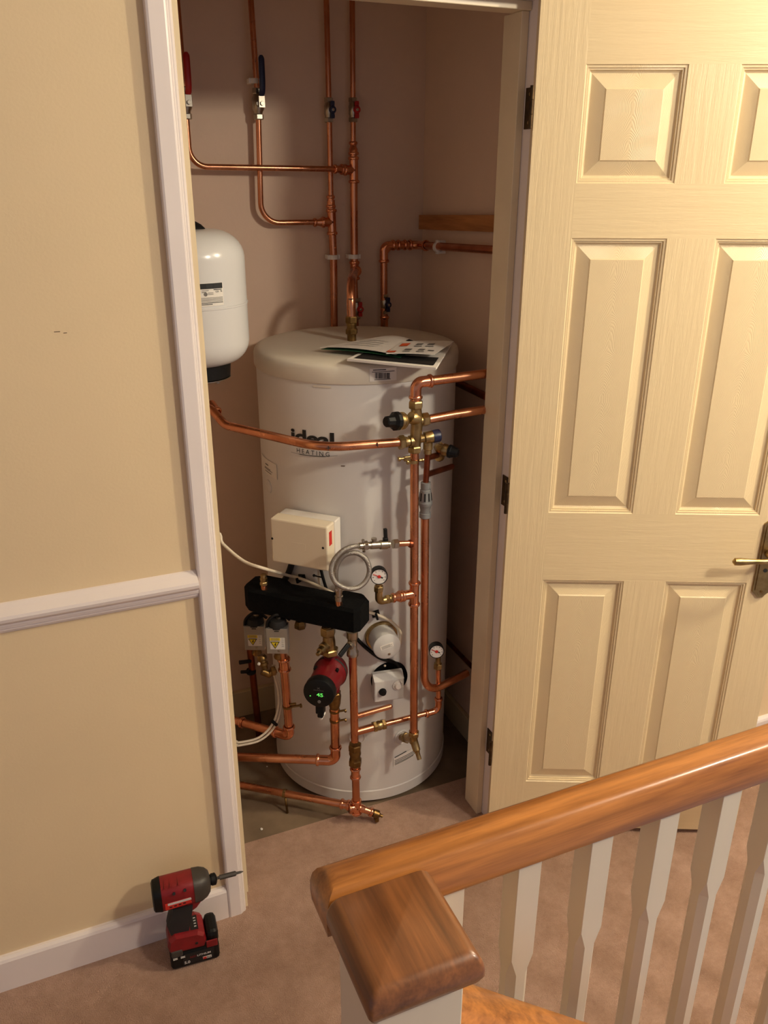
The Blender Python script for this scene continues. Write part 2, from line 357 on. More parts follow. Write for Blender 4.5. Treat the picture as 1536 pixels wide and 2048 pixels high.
for z0, z1 in rows: dbuild(MB().span(c1[1], c2[0], 0, DT, z0, z1), 'mullion', m_door_v)
def panel(x0, x1, z0, z1):
    loops = [(0, 0), (.002, .0025), (.0055, .0025), (.0065, .0055), (.0095, .0055), (.0105, .0095), (.014, .0115), (.0155, .0115), (.041, .0028), (.0435, .0006)]
    mb = MB(); vs = []
    for i, d in loops: vs += [(x0+i, d, z0+i), (x1-i, d, z0+i), (x1-i, d, z1-i), (x0+i, d, z1-i)]
    n = len(loops); fs = [[k*4+j, k*4+(j+1) % 4, k*4+4+(j+1) % 4, k*4+4+j] for k in range(n-1) for j in range(4)]
    fs.append([4*n-4, 4*n-3, 4*n-2, 4*n-1]); b = len(vs); vs += [(x0, DT, z0), (x1, DT, z0), (x1, DT, z1), (x0, DT, z1)]
    fs += [[b+3, b+2, b+1, b]]+[[j, b+j, b+(j+1) % 4, (j+1) % 4] for j in range(4)]
    mb.add(vs, fs, False); return dbuild(mb, 'panel', m_door_p, None, ((x0+x1)/2, 0, z0))
for z0, z1 in rows:
    for x0, x1 in (c1, c2): panel(x0, x1, z0, z1)
# brass lever handle with its back plate
hx, hz = .625, .855
pl = [(-.020, -.105), (-.012, -.112), (-.006, -.120), (.006, -.120), (.012, -.112), (.020, -.105), (.020, .075), (.012, .082), (-.012, .082), (-.020, .075)]
hpl = dbuild(MB().prism([(a+hx, b+hz) for a, b in pl], (0, 0, 0), UX, UZ, -UY, .005).prism([(a*.74+hx, b*.93-.002+hz) for a, b in pl], (0, -.005, 0), UX, UZ, -UY, .0025), 'handle_plate', m_brass)
hpl['label'] = 'brass handle back plate with shaped ends'
lev = [Vector((hx, -.006, hz)), Vector((hx, -.03, hz)), Vector((hx, -.045, hz)), Vector((hx-.012, -.052, hz)), Vector((hx-.03, -.053, hz)), Vector((hx-.06, -.054, hz)), Vector((hx-.085, -.055, hz)), Vector((hx-.097, -.055, hz)), Vector((hx-.102, -.055, hz))]
dbuild(MB().tube(lev, [.010, .008, .007, .006, .0055, .007, .0092, .0088, .003], 14), 'lever', m_brass, hpl)
for zz in (-.102, .066): dbuild(MB().lathe((hx, -.0075, hz+zz), (0, -1, 0), [(0, .0035), (.001, .0035), (.0015, .002)], 10), 'screw', m_brassd, hpl)
dbuild(MB().lathe((hx, -.0073, hz-.045), (0, -1, 0), [(0, .005), (.001, .005)], 12), 'keyhole', m_ink, hpl)
for zc in (1.83, 1.0, .262):
    h = dbuild(MB().lathe((-.006, -.002, zc-.038-D0.z), (0, 0, 1), [(0, .0045), (.024, .0045), (.0245, .004), (.025, .0045), (.05, .0045), (.0505, .004), (.051, .0045), (.076, .0045)], 12), 'hinge', m_bronze)
    h2 = MB().span(1.0030, 1.0055, .012, .052, zc-.038, zc+.038).build('hinge_plate', m_bronze, lr)
    for dz in (-.026, 0.004, .026): MB().lathe((1.003, .036 if dz != .004 else .026, zc+dz), (-1, 0, 0), [(0, .0034), (.0006, .0034), (.001, .002)], 10).build('screw', m_brass, h2)

# ------------------------------------------------------------------ hot water cylinder
T0 = Vector((TC.x, TC.y, -.006))
hwc = thing('hot_water_cylinder', 'tall white hot water cylinder with an ivory lid in the cupboard', 'water cylinder', T0)
MB().lathe(T0, UZ, [(0.0, TR-.03), (.012, TR-.03), (.012, TR-.004), (.016, TR-.001), (.046, TR), (.047, TR-.001), (.05, TR-.001), (1.27, TR-.001)], 96).build('shell', m_tank, hwc)
MB().lathe(T0, UZ, [(.012, TR-.004), (.014, TR+.0012), (.046, TR+.0018), (.049, TR-.0005)], 96, closed=False).build('base_ring', m_tank, hwc)
MB().lathe(T0, UZ, [(1.25, TR-.002), (1.252, TR+.0025), (1.256, TR+.004), (1.282, TR+.004), (1.291, TR+.002), (1.297, TR-.004), (1.300, TR-.014), (1.302, TR-.03), (1.306, TR-.05), (1.307, TR-.06), (1.308, .05), (1.308, .001)], 96).build('lid', m_lid, hwc)
LZ = T0.z+1.308
sm = cpatch(TC, TR+.0003, az(tank(627, 766), TC), az(tank(662, 770), TC), 1.236, 1.241).build('tape_scrap', m_lid, hwc)
# lettering on the shell
a0, a1 = az(tank(583, 880), TC), az(tank(668.5, 880), TC)
zt = tank(584, 855).z; zb = tank(626, 892).z
ctext('ideal', TC, TR+.0008, a0, a1, zb, zt, m_ink, hwc, bold=.03, space=.95, name='logo_lettering')
ctext('HEATING', TC, TR+.0008, az(tank(594, 900), TC), az(tank(659, 900), TC), tank(626, 910).z, tank(626, 901).z, m_ink, hwc, space=1.5, name='logo_lettering')
arc = [tank(582, 904, .001), tank(600, 908.5, .001), tank(625, 912, .001), tank(650, 913.2, .001), tank(675, 911.5, .001)]
MB().tube(smooth(arc), [.0003]*6+[.0009]*13+[.0003]*6, 5).build('logo_underline', m_ink, hwc)
def stick(px0, px1, pyt, pyb, m, off=.0004, name='sticker', sl=0):
    pm = (px0+px1)/2; return cpatch(TC, TR+off, az(tank(px0, (pyt+pyb)/2), TC), az(tank(px1, (pyt+pyb)/2), TC), tank(pm, pyb).z, tank(pm, pyt).z, slope=sl).build(name, m, hwc)
def lidstick(px0, px1, pyt, pyb, m, off, name):
    R = TR+.004+off; pm = (px0+px1)/2; g = lambda a, b: atcyl(a, b, TC, R)
    return cpatch(TC, R, az(g(px0, 750), TC), az(g(px1, 750), TC), g(pm, pyb).z, g(pm, pyt).z, n=4).build(name, m, hwc)
tag(lidstick(739, 793, 736, 762, m_paper, .0003, 'barcode_sticker'), 'white barcode sticker')
lidstick(746, 772, 739.0, 740.5, m_ink, .0010, 'printed_line'); lidstick(744, 789, 742.5, 744, m_greyink, .0010, 'printed_line')
x = 750.0; random.seed(3)
while x < 779:
    w = random.choice((.5, .8, 1.3)); lidstick(x, x+w, 745.5, 757, m_ink, .0010, 'barcode_line'); x += w+random.choice((.6, .9, 1.2))
lidstick(749, 781, 758, 759.5, m_greyink, .0010, 'printed_line')
tag(stick(525.5, 553.5, 922, 951, m_paper), 'small white sticker with grey print')
for q in ((532, 537, 928, 929.5, m_ink), (531, 541, 936, 937, m_greyink), (531, 545, 940, 940.8, m_greyink), (532, 543, 944, 945, m_greyink)): stick(*q[:4], q[4], .0011, 'printed_line')
rs = stick(787, 831, 1508, 1525, m_paper, sl=.010); rs['label'] = 'small rating sticker low on the cylinder'
for k, (p0, p1) in enumerate(((789, 812), (789, 829), (789, 829), (789, 829), (789, 826))): stick(p0, p1, 1510.5+k*3.0, 1511.8+k*3.0, m_ink if k == 0 else m_greyink, .0011, 'printed_line', sl=.009)
p = tank(537, 973); nn = Vector((p.x-TC.x, p.y-TC.y, 0)).normalized()
MB().lathe(p-nn*.002, nn, [(0, .019), (.003, .019), (.0036, .017), (.003, .015), (.003, .012), (.004, .010), (.004, .001)], 24).build('blanking_plug', m_tank, hwc)
for px, py in ((803, 1474), (714, 1474)):
    p = tank(px, py); nn = Vector((p.x-TC.x, p.y-TC.y, 0)).normalized()
    MB().lathe(p-nn*.004, nn, [(0, .024), (.006, .024), (.008, .0215), (.006, .0185), (.007, .012), (.007, .001)], 28).build('port_collar', m_tank, hwc)
stick(682, 690, 931, 932.6, m_thread, .0004, 'scuff_mark')
# immersion heater head and thermostat, fixed into the shell
IA = radians(-8); In = Vector((sin(IA), -cos(IA), 0)); Ip = TC+In*TR; Ip.z = tank(762, 1280).z+.012
Ie = Vector((cos(IA), sin(IA), 0))
shift = (at(763, 1274, Ip.y)-Ip).dot(Ie); Ip = Ip+Ie*shift; Ip += In*(-.006)
MB().lathe(Ip, In, [(0, .045), (.006, .045), (.010, .043), (.011, .036)], 36).build('immersion_flange', m_brass, hwc)
ih = MB().lathe(Ip+In*.006, In, [(0, .0375), (.050, .0375), (.055, .037), (.057, .0345), (.0575, .001)], 40).build('immersion_heater_cap', m_grey, hwc); ih['label'] = 'grey round immersion heater cap'
f0 = Ip+In*.0635
lx = (Ie*.966+UZ*.26).normalized(); ly = In.cross(lx)*-1
if ly.z < 0: ly = -ly
quad(f0-lx*.018-ly*.004, lx, ly, .036, .013, m_paper, ih, 'rating_label', .0003)
for k in range(4): quad(f0-lx*.015-ly*(.002-.0025*k), lx, ly, .030-.006*(k % 2), .0008, m_greyink, ih, 'printed_line', .0008)
MB().lathe(f0-UZ*.022+Ie*.006-In*.0005, In, [(0, .0035), (.0015, .0035), (.002, .002)], 12).build('screw', m_nickel, ih)
# thermostat
XA = radians(-9); Xn = Vector((sin(XA), -cos(XA), 0)); Xe = Vector((cos(XA), sin(XA), 0))
Xp = TC+Xn*(TR+.042); pc = atplane(778.5, 1381, Xp, Xn)
MB().lathe(Vector(TC)+Xn*(TR-.012)+Xe*((pc-TC).dot(Xe)+.011)+UZ*(pc.z+.010), Xn, [(0, .052), (.0125, .052), (.0132, .050)], 40).build('thermostat_gasket', m_foam, hwc)
ax = (Xe, -Xn, UZ)
tb = MB().box(pc-Xn*.014, (.083, .028, .066), ax, .003)
tb.prism([(-.0415, .033), (.0415, .033), (.0415, .045), (-.0415, .045)], pc-Xn*.028, Xe, UZ, Xn, .008)
tb.add([pc+Xe*sx*.0415+UZ*z-Xn*d for sx in (-1, 1) for z, d in ((.032, 0), (.046, .018), (.046, .03), (.032, .03))], [[0, 1, 2, 3], [7, 6, 5, 4], [0, 4, 5, 1], [1, 5, 6, 2], [2, 6, 7, 3]], False)
thb = tb.build('thermostat_box', m_grey, hwc); thb['label'] = 'grey thermostat box with dial and black knob'
dl = atplane(795.5, 1370, pc, Xn); kn = atplane(765, 1383, pc, Xn)
dial = MB().lathe(dl, Xn, [(0, .0145), (.003, .0145), (.0035, .0135), (.003, .0125), (.0035, .010), (.008, .0085), (.009, .0075), (.0092, .001)], 28).build('dial', m_white, thb)
for k in range(9):
    a = radians(-120+30*k); q = dl+Xn*.0036+Xe*(.0115*sin(a))+UZ*(.0115*cos(a)); MB().box(q, (.0012, .0012, .0006), ax).build('dial_mark', m_ink, dial)
MB().lathe(kn, Xn, [(0, .0105), (.004, .0105), (.0045, .0085), (.010, .008), (.0105, .001)], 20).build('knob', m_black, thb)
MB().lathe(atplane(771, 1336, pc, Xn)+UZ*.002-Xn*.008, (Xn+UZ).normalized(), [(0, .0035), (.002, .0035), (.0025, .002)], 10).build('screw', m_nickel, thb)

# ------------------------------------------------------------------ expansion vessel
VC = Vector((at(384, 600, .42).x, .42, 0)); VR = .126
vb, vt = at(415, 733, .36).z, at(395, 458, .42).z
ev = thing('expansion_vessel', 'white expansion vessel behind the left door frame, with a printed label', 'vessel', (VC.x, VC.y, vb-.035))
vh = vt-vb; pr = []
for i in range(9): t = pi/2*i/8; pr.append((.055*(1-cos(t)), .07+(VR-.07)*sin(t)))
for h in (.30, .44): pass
pr += [(vh*.455, VR), (vh*.458, VR+.0018), (vh*.470, VR+.0018), (vh*.473, VR)]
for i in range(9): t = pi/2*i/8; pr.append((vh-.060*(1-sin(t)), .055+(VR-.055)*cos(t)))
pr.append((vh+.001, .03))
MB().lathe((VC.x, VC.y, vb), UZ, pr, 64).build('shell', m_vessel, ev)
MB().lathe((VC.x, VC.y, vb-.034), UZ, [(0, .068), (.002, .076), (.034, .079), (.046, .08)], 40).build('base_cap', m_black, ev)
MB().lathe((VC.x, VC.y, vb-.039), UZ, [(0, .070), (.003, .077), (.005, .077)], 40).build('base_rim', m_nickel, ev)
q = VC+Vector((.035, -.05, 0)); MB().hexn((q.x, q.y, vb-.041), UZ, .006, .006).build('bolt', m_nickel, ev)
MB().lathe((VC.x+.014, VC.y, vt-.004), UZ, [(0, .030), (.006, .028), (.014, .020), (.02, .009), (.021, .001)], 24).build('top_cap', m_black, ev)
MB().span(XL, VC.x-VR+.02, VC.y-.03, VC.y+.03, vb+.12, vb+.16).build('wall_bracket', m_white, ev)
def vst(px0, px1, pyt, pyb, m, off, name='label_print', n=3):
    R = VR+off; g = lambda a, b: atcyl(a, b, VC, R); pm = 425
    return cpatch(VC, R, az(g(px0, 590), VC), az(g(px1, 590), VC), g(pm, pyb).z, g(pm, pyt).z, n=n).build(name, m, ev)
lb = vst(396, 446.5, 566, 612, m_paper, .0004, 'label', 8); lb['label'] = 'white label with black heading band'
vst(396, 445.5, 566.5, 577.5, m_ink, .0011)
for (x0, x1, y0, y1, mm) in ((404, 418, 580, 581, m_greyink), (428, 444, 578.8, 580.3, m_ink), (404, 413, 583, 584.4, m_greyink), (416, 427, 585, 586, m_greyink), (416, 427, 588, 589, m_greyink), (402, 445, 595, 596, m_greyink), (402, 445, 597.6, 598.6, m_greyink), (402, 445, 600, 601, m_greyink), (402, 445, 602.5, 603.4, m_greyink), (402, 445, 605, 606.2, m_ink), (402, 424, 608, 609.2, m_ink)): vst(x0, x1, y0, y1, mm, .0011)
g = lambda a, b: atcyl(a, b, VC, VR)
ctext('CE', VC, VR+.0016, az(g(431, 584), VC), az(g(437, 584), VC), g(425, 585).z, g(425, 581.5).z, m_ink, ev)
ctext('5', VC, VR+.0016, az(g(440, 584), VC), az(g(443.5, 584), VC), g(425, 585).z, g(425, 581.5).z, m_ink, ev)
MB().lathe(g(411, 589), g(411, 589)-VC-UZ*g(411, 589).z, [(0, .0042), (.0012, .0042), (.0013, .0034)], 14).build('label_print', m_greyink, ev)

# ------------------------------------------------------------------ pipes
R22, R15 = .0108, .0074
def pipe(label, runs, loc, m=None, group=None, name='copper_pipe'):
    # runs: list of (points, radius, bend radius); the pipe is one thing with its fittings as parts
    t = thing(name, label, 'pipe', loc, group)
    for pts, r, b in runs: MB().tube(fillet(pts, b) if b else pts, r, 14).build('tube', m or m_cu, t)
    return t
def tee(t, p, d1, d2, r, L=.026, m=None, lb=None):
    p = Vector(p); d1 = Vector(d1).normalized(); d2 = Vector(d2).normalized(); lb = lb or L; R = r+.0016
    mb = MB().lathe(p-d1*L, d1, [(0, R), (2*L, R)], 16); mb.lathe(p, d2, [(0, R), (lb, R)], 16)
    for q, a in ((p-d1*L, d1), (p+d1*L, d1), (p+d2*lb, d2)): mb.bead(q-(a*.004 if q != p-d1*L else -a*.004), a, R-.0005)
    return mb.build('tee_fitting', m or m_cuf, t)
def sleeve(t, p0, p1, r, m=None, name='coupling', taper=None):
    p0 = Vector(p0); p1 = Vector(p1); d = (p1-p0); L = d.length; d.normalize(); R = r+.0016; R2 = (taper+.0016) if taper else R
    mb = MB().lathe(p0, d, [(0, R), (L*.45, R), (L*.6, R2), (L, R2)], 16); mb.bead(p0+d*.004, d, R-.0005); mb.bead(p1-d*.004, d, R2-.0005)
    return mb.build(name, m or m_cuf, t)
def elbow(t, pts, r, b, m=None):
    q = fillet(pts, b, 10); R = r+.0018; mb = MB().tube(q, R, 16)
    mb.bead(q[0], q[1]-q[0], R-.0005); mb.bead(q[-1], q[-1]-q[-2], R-.0005); return mb.build('elbow_fitting', m or m_cuf, t)
def clip(t, p, axis, r, out=(0, -1, 0), wall=None):
    p = Vector(p); a = Vector(axis).normalized(); o = Vector(out).normalized(); s = a.cross(o)
    mb = MB().lathe(p-a*.006, a, [(0, r+.0035), (.012, r+.0035)], 16)
    mb.box(p-o*.012, (2*r+.014, .02, .012), (s, o, a), .0015); mb.box(p+o*.002, (2*r+.016, .006, .0125), (s, o, a), .001)
    return mb.build('pipe_clip', m_white, t)
def comp(t, p, axis, r, L=.034, m=None, name='compression_joint'):
    # brass compression coupling: nut, body, nut
    p = Vector(p); a = Vector(axis).normalized(); R = r+.005; m = m or m_brass
    mb = MB().hexn(p-a*(L*.36), a, R+.001, L*.3).hexn(p+a*(L*.36), a, R+.001, L*.3).lathe(p-a*L*.25, a, [(0, R-.002), (L*.12, R-.001), (L*.25, R), (L*.38, R-.001), (L*.5, R-.002)], 16)
    return mb.build(name, m, t)
def to_wall(p, d):
    # carry a pipe end on along d until it meets the left or back wall of the cupboard
    t = (XL-p.x)/d.x
    if (p+d*t).y > YBW: t = (YBW-p.y)/d.y
    return p+d*t
# --- wall pipes
# A: flow with red lever
TOP = 2.42
def vx(px, py, Y=YB): return at(px, py, Y)
YA = YB-.019
pa = vx(371, 215, YA); pA0 = Vector((pa.x, YA, TOP)); pA1 = vx(377, 333, YA); pA2 = vx(660, 338, YA); pD = vx(707.5, 340)
A = pipe('copper pipe bending from the left frame edge across to the red tap riser', [([pA0, Vector((pa.x, YA, pA1.z)), pA2+Vector((0, 0, 0)), Vector((pD.x, YB, pD.z))], R15, .045)], pA0-UZ*.6, group=None)
pr0 = vx(668, 338, YA); sleeve(A, pr0, pr0+(pD-pr0)*.45, R15, taper=R15+.002)
def ball_lever(label, p, mh, loc_r=R15, flip=1):
    t = thing('lever_valve', label, 'valve', p-UZ*.04); a = UZ
    mb = MB().hexn(p-a*.030, a, .0135, .014).hexn(p+a*.030, a, .0135, .014).lathe(p-a*.024, a, [(0, .0105), (.006, .012), (.012, .0155), (.036, .0155), (.042, .012), (.048, .0105)], 18)
    mb.lathe(p, -UY, [(0, .009), (.022, .009), (.022, .006), (.027, .006)], 14); mb.build('body', m_nickel, t)
    MB().box(p-UY*.0275+UX*.003+UZ*.004, (.017, .0025, .028), None, .0008).build('lever_plate', m_nickel, t)
    MB().hexn(p-UY*.031+UX*.003, UY, .0055, .005).build('lever_nut', m_nickel, t)
    q = p+UX*.003-UY*.0275
    path = [q+UZ*.017, q+UZ*.028-UY*.008, q+UZ*.045-UY*.013, q+UZ*.085-UY*.014, q+UZ*.108-UY*.013]
    mb = MB(); pp = smooth(path, 5); prof = []
    for i, c in enumerate(pp):
        w = .0078 if i > 1 else .0065; w *= 1 if i < len(pp)-2 else (.85 if i == len(pp)-2 else .45); d = .0032
        prof += [c+UX*w*cos(2*pi*k/10)+UY*d*sin(2*pi*k/10) for k in range(10)]
    n = len(pp); mb.add(prof, [[i*10+k, i*10+(k+1) % 10, i*10+10+(k+1) % 10, i*10+10+k] for i in range(n-1) for k in range(10)]+[list(range(10))[::-1], list(range(10*n-10, 10*n))])
    mb.build('lever', mh, t); return t
def tap(label, p, mh, mb_=None, name='isolating_valve'):
    t = thing(name, label, 'valve', p-UZ*.03); a = UZ
    MB().hexn(p-a*.024, a, .0125, .012).hexn(p+a*.024, a, .0125, .012).lathe(p-a*.02, a, [(0, .010), (.006, .0105), (.01, .0125), (.03, .0125), (.034, .0105), (.04, .010)], 16).build('body', mb_ or m_nickel, t)
    MB().lathe(p+UX*.003, -UY, [(0, .006), (.016, .006)], 12).build('stem', mb_ or m_nickel, t)
    c = p-UY*.015+UX*.004
    h = MB().lathe(c, -UY, [(0, .0092), (.007, .0096), (.010, .008), (.0105, .001)], 16)
    for s in (-1, 1):
        h.prism([(-.0042, 0), (.0042, 0), (.0056, .016), (.0048, .021), (-.0048, .021), (-.0056, .016)], c-UY*.001, UX*s, UZ*s, -UY, .005)
    h.build('handle', mh, t); MB().lathe(c-UY*.009, -UY, [(0, .0042), (.0012, .0042), (.0016, .003)], 12).build('handle_nut', m_nickel, t); return t
ball_lever('lever valve with a red handle, half hidden by the left door frame', vx(371, 206, YA), m_red)
# B: riser with blue lever, bends to the tee on C
pb = vx(516, 208); pB1 = vx(522.5, 446); pC = vx(663.5, 444)
B = pipe('copper pipe with blue lever valve bending right into the left riser', [([vx(501.5, -2), pb, vx(517, 245), pB1, Vector((pC.x, YB, pB1.z-.001))], R15, [.0, .0, .05])], pb-UZ*.4)
ball_lever('lever valve with a dark blue handle on the copper pipe', pb, m_blue)
clip(B, vx(508.5, 162), UZ, R15)
pq = vx(627, 445); sleeve(B, pq, pq+UX*.03, R15, taper=R15+.002)
# C: left riser
C_ = pipe('copper riser with the dark blue tap, second from the right on the back wall', [([vx(652.5, -2), vx(658, 219), vx(662, 404)], R15, 0), ([vx(662, 400), pC, vx(667, 514), vx(668.5, 668), vx(669.5, 740)], R22, 0)], vx(669.5, 740))
sleeve(C_, vx(661.6, 416), vx(661, 391), R15+.002, taper=R15)
tee(C_, pC, vx(664.5, 480)-vx(662, 410), -UX, R22, .034, lb=.03); clip(C_, vx(666.5, 514), UZ, R22)
tap('isolating tap with dark blue handle on the left riser', vx(657.5, 220), m_blue)
# D: right riser
D_ = pipe('copper riser with two red taps, tallest run above the cylinder', [([vx(704.3, -2), vx(706, 219), vx(706.5, 300)], R15, 0), ([vx(706.8, 300), pD, vx(708.6, 510), vx(709, 545)], R22, 0), ([vx(709.5, 540), vx(711.5, 600), vx(713, 700)], R15, 0)], vx(713, 700))
sleeve(D_, vx(707, 310), vx(706.3, 283), R15+.003, taper=R15)
tee(D_, pD, vx(708, 380)-vx(706.7, 310), -UX, R22, .034, lb=.03); clip(D_, vx(708.3, 513), UZ, R22)
tap('isolating tap with red handle high on the right riser', vx(706, 220), m_red)
tap('red handled tap low on the riser, just behind the cylinder top', vx(713.5, 617), m_red)
tee(D_, vx(709, 541), UZ, -UY, R22, .026, lb=.02)
# vent pipe from the tee forward and down into the lid centre
PT = Vector((atz(703.5, 681, LZ).x, atz(703.5, 681, LZ).y, LZ)); pz = vx(709, 541)
V_ = pipe('short copper pipe arching from the riser into the brass joint on the lid', [([pz, Vector((PT.x-.001, PT.y, pz.z+.004)), PT+UZ*.02], R22+.0008, .06)], PT)
V_.children[0].name = 'tube'
mb = MB().lathe(PT, UZ, [(0, .012), (.018, .012)], 16); mb.hexn(PT+UZ*.024, UZ, .0165, .014).lathe(PT+UZ*.03, UZ, [(0, .013), (.006, .0125), (.012, .014), (.016, .0135)], 18).hexn(PT+UZ*.054, UZ, .0165, .018)
mb.build('compression_joint', m_brassd, V_)
mk = at(701.5, 598, PT.y); MB().box(mk+(CAM-mk).normalized()*(R22+.0002), (.012, .003, .002)).build('pen_mark', m_ink, V_)
# E: right hand pipe up the back wall and out along the side wall
XE = XR-.032
e0 = vx(768.5, 700); e1 = vx(767.5, 492); e2 = vx(838, 490); e2.x = min(e2.x, XE); e3 = atx(977, 499.6, XE); e4 = e3+(e3-Vector((XE, YB-.02, e2.z)))*.6
E_ = pipe('copper pipe with an elbow turning right below the wooden batten', [([e0, Vector((e1.x, YB, e1.z)), Vector((XE, YB, e2.z)), Vector((XE, e4.y, e4.z))], R22, .03)], e0)
elbow(E_, [vx(767.8, 522), Vector((e1.x, YB, e1.z)), vx(786, 490.5)], R22, .028)
sleeve(E_, vx(794, 490.3), vx(812, 490), R22); elbow(E_, [vx(820, 490), Vector((XE, YB, e2.z)), atx(852, 491.2, XE)], R22, .02)
cp = atx(876, 494.2, XE); clip(E_, cp, Vector((0, -1, .04)), R22, (-1, 0, 0))
tap('isolating tap with dark blue handle beside the cylinder top', vx(769, 608), m_blue)
sleeve(E_, vx(769, 632), vx(769, 660), R15+.002)
# batten on the side wall
bt = [atx(838, 430, XR-.022), atx(980, 430, XR-.022), atx(980, 464, XR-.022), atx(838, 458.5, XR-.022)]
y0, y1 = min(YBW-.003, bt[0].y), .135
f = lambda a, b, y: a.z+(b.z-a.z)*(y-a.y)/(b.y-a.y)
zt0, zt1, zb0, zb1 = f(bt[0], bt[1], y0), f(bt[0], bt[1], y1), f(bt[3], bt[2], y0), f(bt[3], bt[2], y1)
tag(MB().add([(x, y, z) for x in (XR-.022, XR-.0005) for y, z in ((y0, zb0), (y0, zt0), (y1, zt1), (y1, zb1))], [[0, 1, 2, 3], [7, 6, 5, 4], [0, 4, 5, 1], [1, 5, 6, 2], [2, 6, 7, 3], [3, 7, 4, 0]], False).build('wooden_batten', m_batten, None, (XR-.011, (y0+y1)/2, zb0)), 'brown wooden batten fixed to the cupboard side wall', 'batten')

# --- plumbing in front of the cylinder
YG, YJ = .130, .165
# valve group on top of G
gt = at(829, 903, YG); gb = at(827.5, 1466, YG)
G = pipe('long vertical copper pipe hanging from the brass valve group to the low drain tap', [([gt, gb], R22, 0)], gb)
tee(G, at(828.5, 1187, YG), UZ, -UX, R22, .034, lb=.036); 
gt2 = at(828.2, 1086, YG)
MB().lathe(gt2-UX*.006, -UX, [(0, .0105), (.007, .0105), (.010, .0078)], 14).build('soldered_joint', m_cud, G)
MB().tube([gt2, at(795, 1087.5, YG)], R15, 14).build('branch_tube', m_cu, G)
g3 = at(828.5, 1187, YG); e_ = at(776, 1189.5, YG)
sleeve(G, g3-UX*.036, g3-UX*.062, R22, taper=R15+.001); MB().tube([g3-UX*.03, Vector((e_.x, YG, g3.z-.001))], R15, 14).build('branch_tube', m_cu, G)
# earth clamp on G
ec = at(826, 922, YG)
t = thing('earth_clamp', 'brass earth clamp around the pipe under the valve group', 'clamp', ec)
MB().lathe(ec-UZ*.004, UZ, [(0, R22+.0005), (0, R22+.0022), (.008, R22+.0022), (.008, R22+.0005)], 18).build('band', m_brass, t)
q = at(806, 917, YG-.008); MB().box(at(814, 917, YG-.008), (.016, .008, .012), None, .001).lathe(q+UX*.004, -UX, [(0, .003), (.012, .003), (.012, .006), (.016, .006)], 10).build('screw_block', m_brass, t)
MB().lathe(at(838, 921, YG-.006), UX, [(0, .003), (.008, .003), (.008, .005), (.011, .005)], 10).lathe(at(815, 925, YG-.012), -UY, [(0, .0045), (.003, .0045), (.004, .003)], 10).build('clamp_screw', m_brass, t)
# brass inlet control group
def P(px, py, dy=0): return at(px, py, YG+dy)
v = thing('inlet_control_valve', 'brass inlet control valve group with black knob and navy cap', 'valve', P(831, 905))
c0 = P(834, 842); c1v = P(831, 884)
MB().tube([P(829.5, 900), P(831, 884), P(834, 842), P(832, 815)], [.012, .0135, .014, .0125], 18).build('body', m_brass, v)
MB().hexn(P(831.5, 809), UZ, .0175, .018).build('nut', m_brass, v); MB().hexn(P(829, 898), UZ, .0165, .016).build('nut', m_brass, v)
kd = (P(785, 841)-c0).normalized(); kd = Vector((kd.x, kd.y-.25, kd.z)).normalized(); kt = P(815, 841)
MB().lathe(kt-kd*(-.004), kd, [(0, .013), (.006, .018), (.010, .0205), (.013, .0205), (.014, .0185), (.019, .0185), (.020, .0205), (.024, .0205), (.025, .017)], 24).lathe(c0+UZ*.004, (kd*.6+UZ*.2).normalized(), [(0, .015), (.016, .016), (.022, .013)], 18).build('pressure_head', m_brass, v)
kk = kt+kd*.028
MB().lathe(kk, kd, [(0, .0215), (.003, .0225), (.011, .0225), (.015, .017), (.017, .0145), (.034, .013), (.037, .0105), (.0375, .001)], 10, False).build('knob', m_black, v)
MB().hexn(P(850, 839), UX, .0165, .017).lathe(P(838, 841), UX, [(0, .012), (.014, .012)], 16).build('outlet_nut', m_brass, v)
MB().hexn(P(803, 884.5), UX, .0175, .014).lathe(P(808, 884.5), UX, [(0, .0125), (.006, .0135), (.006, .011), (.014, .011), (.014, .0145), (.020, .0145), (.020, .012), (.03, .012)], 18).build('inlet_nut', m_brass, v)
sd = Vector((1, -.12, .10)).normalized(); s0 = P(838, 878)
MB().lathe(s0, sd, [(0, .010), (.012, .010), (.014, .0145), (.030, .0155), (.034, .0145)], 20).lathe(P(856, 880), -UZ, [(0, .0115), (.022, .0115), (.024, .0095), (.034, .0095)], 18).build('relief_branch', m_brass, v)
MB().lathe(s0+sd*.034, sd, [(0, .0155), (.010, .0158), (.017, .0150), (.019, .0125), (.0195, .001)], 20).build('cap', m_blue, v)
# copper from the group to the right
u0 = P(831, 803); ub = P(831, 757); u1 = P(860, 762); u2 = P(964, 749.5)
zc = u1.z
U = pipe('copper pipe rising from the valve group and turning right behind the frame', [([u0-UZ*.004, Vector((u0.x, YG, zc)), Vector((u1.x, YG, zc)), Vector((XR-.01, YG+.02, P(964, 749.5).z))], R22+.0004, [.035, 0])], u0)
elbow(U, [u0+UZ*.010, Vector((u0.x, YG, zc)), Vector((u1.x, YG, zc))], R22+.0006, .034)
U2 = pipe('copper pipe leaving the valve group to the right at knob height', [([P(855, 839), P(905, 829.5), P(962, 820.5), P(1000, 815)], R22, 0)], P(855, 839))
q0, q1 = atx(908, 762, XR-.03), atx(962, 788, XR-.03)
pipe('dark copper pipe sloping along the side wall behind the cylinder lid', [([q0+(q0-q1)*.6, q1+(q1-q0)*.2], R22, 0)], q0, m_cud)
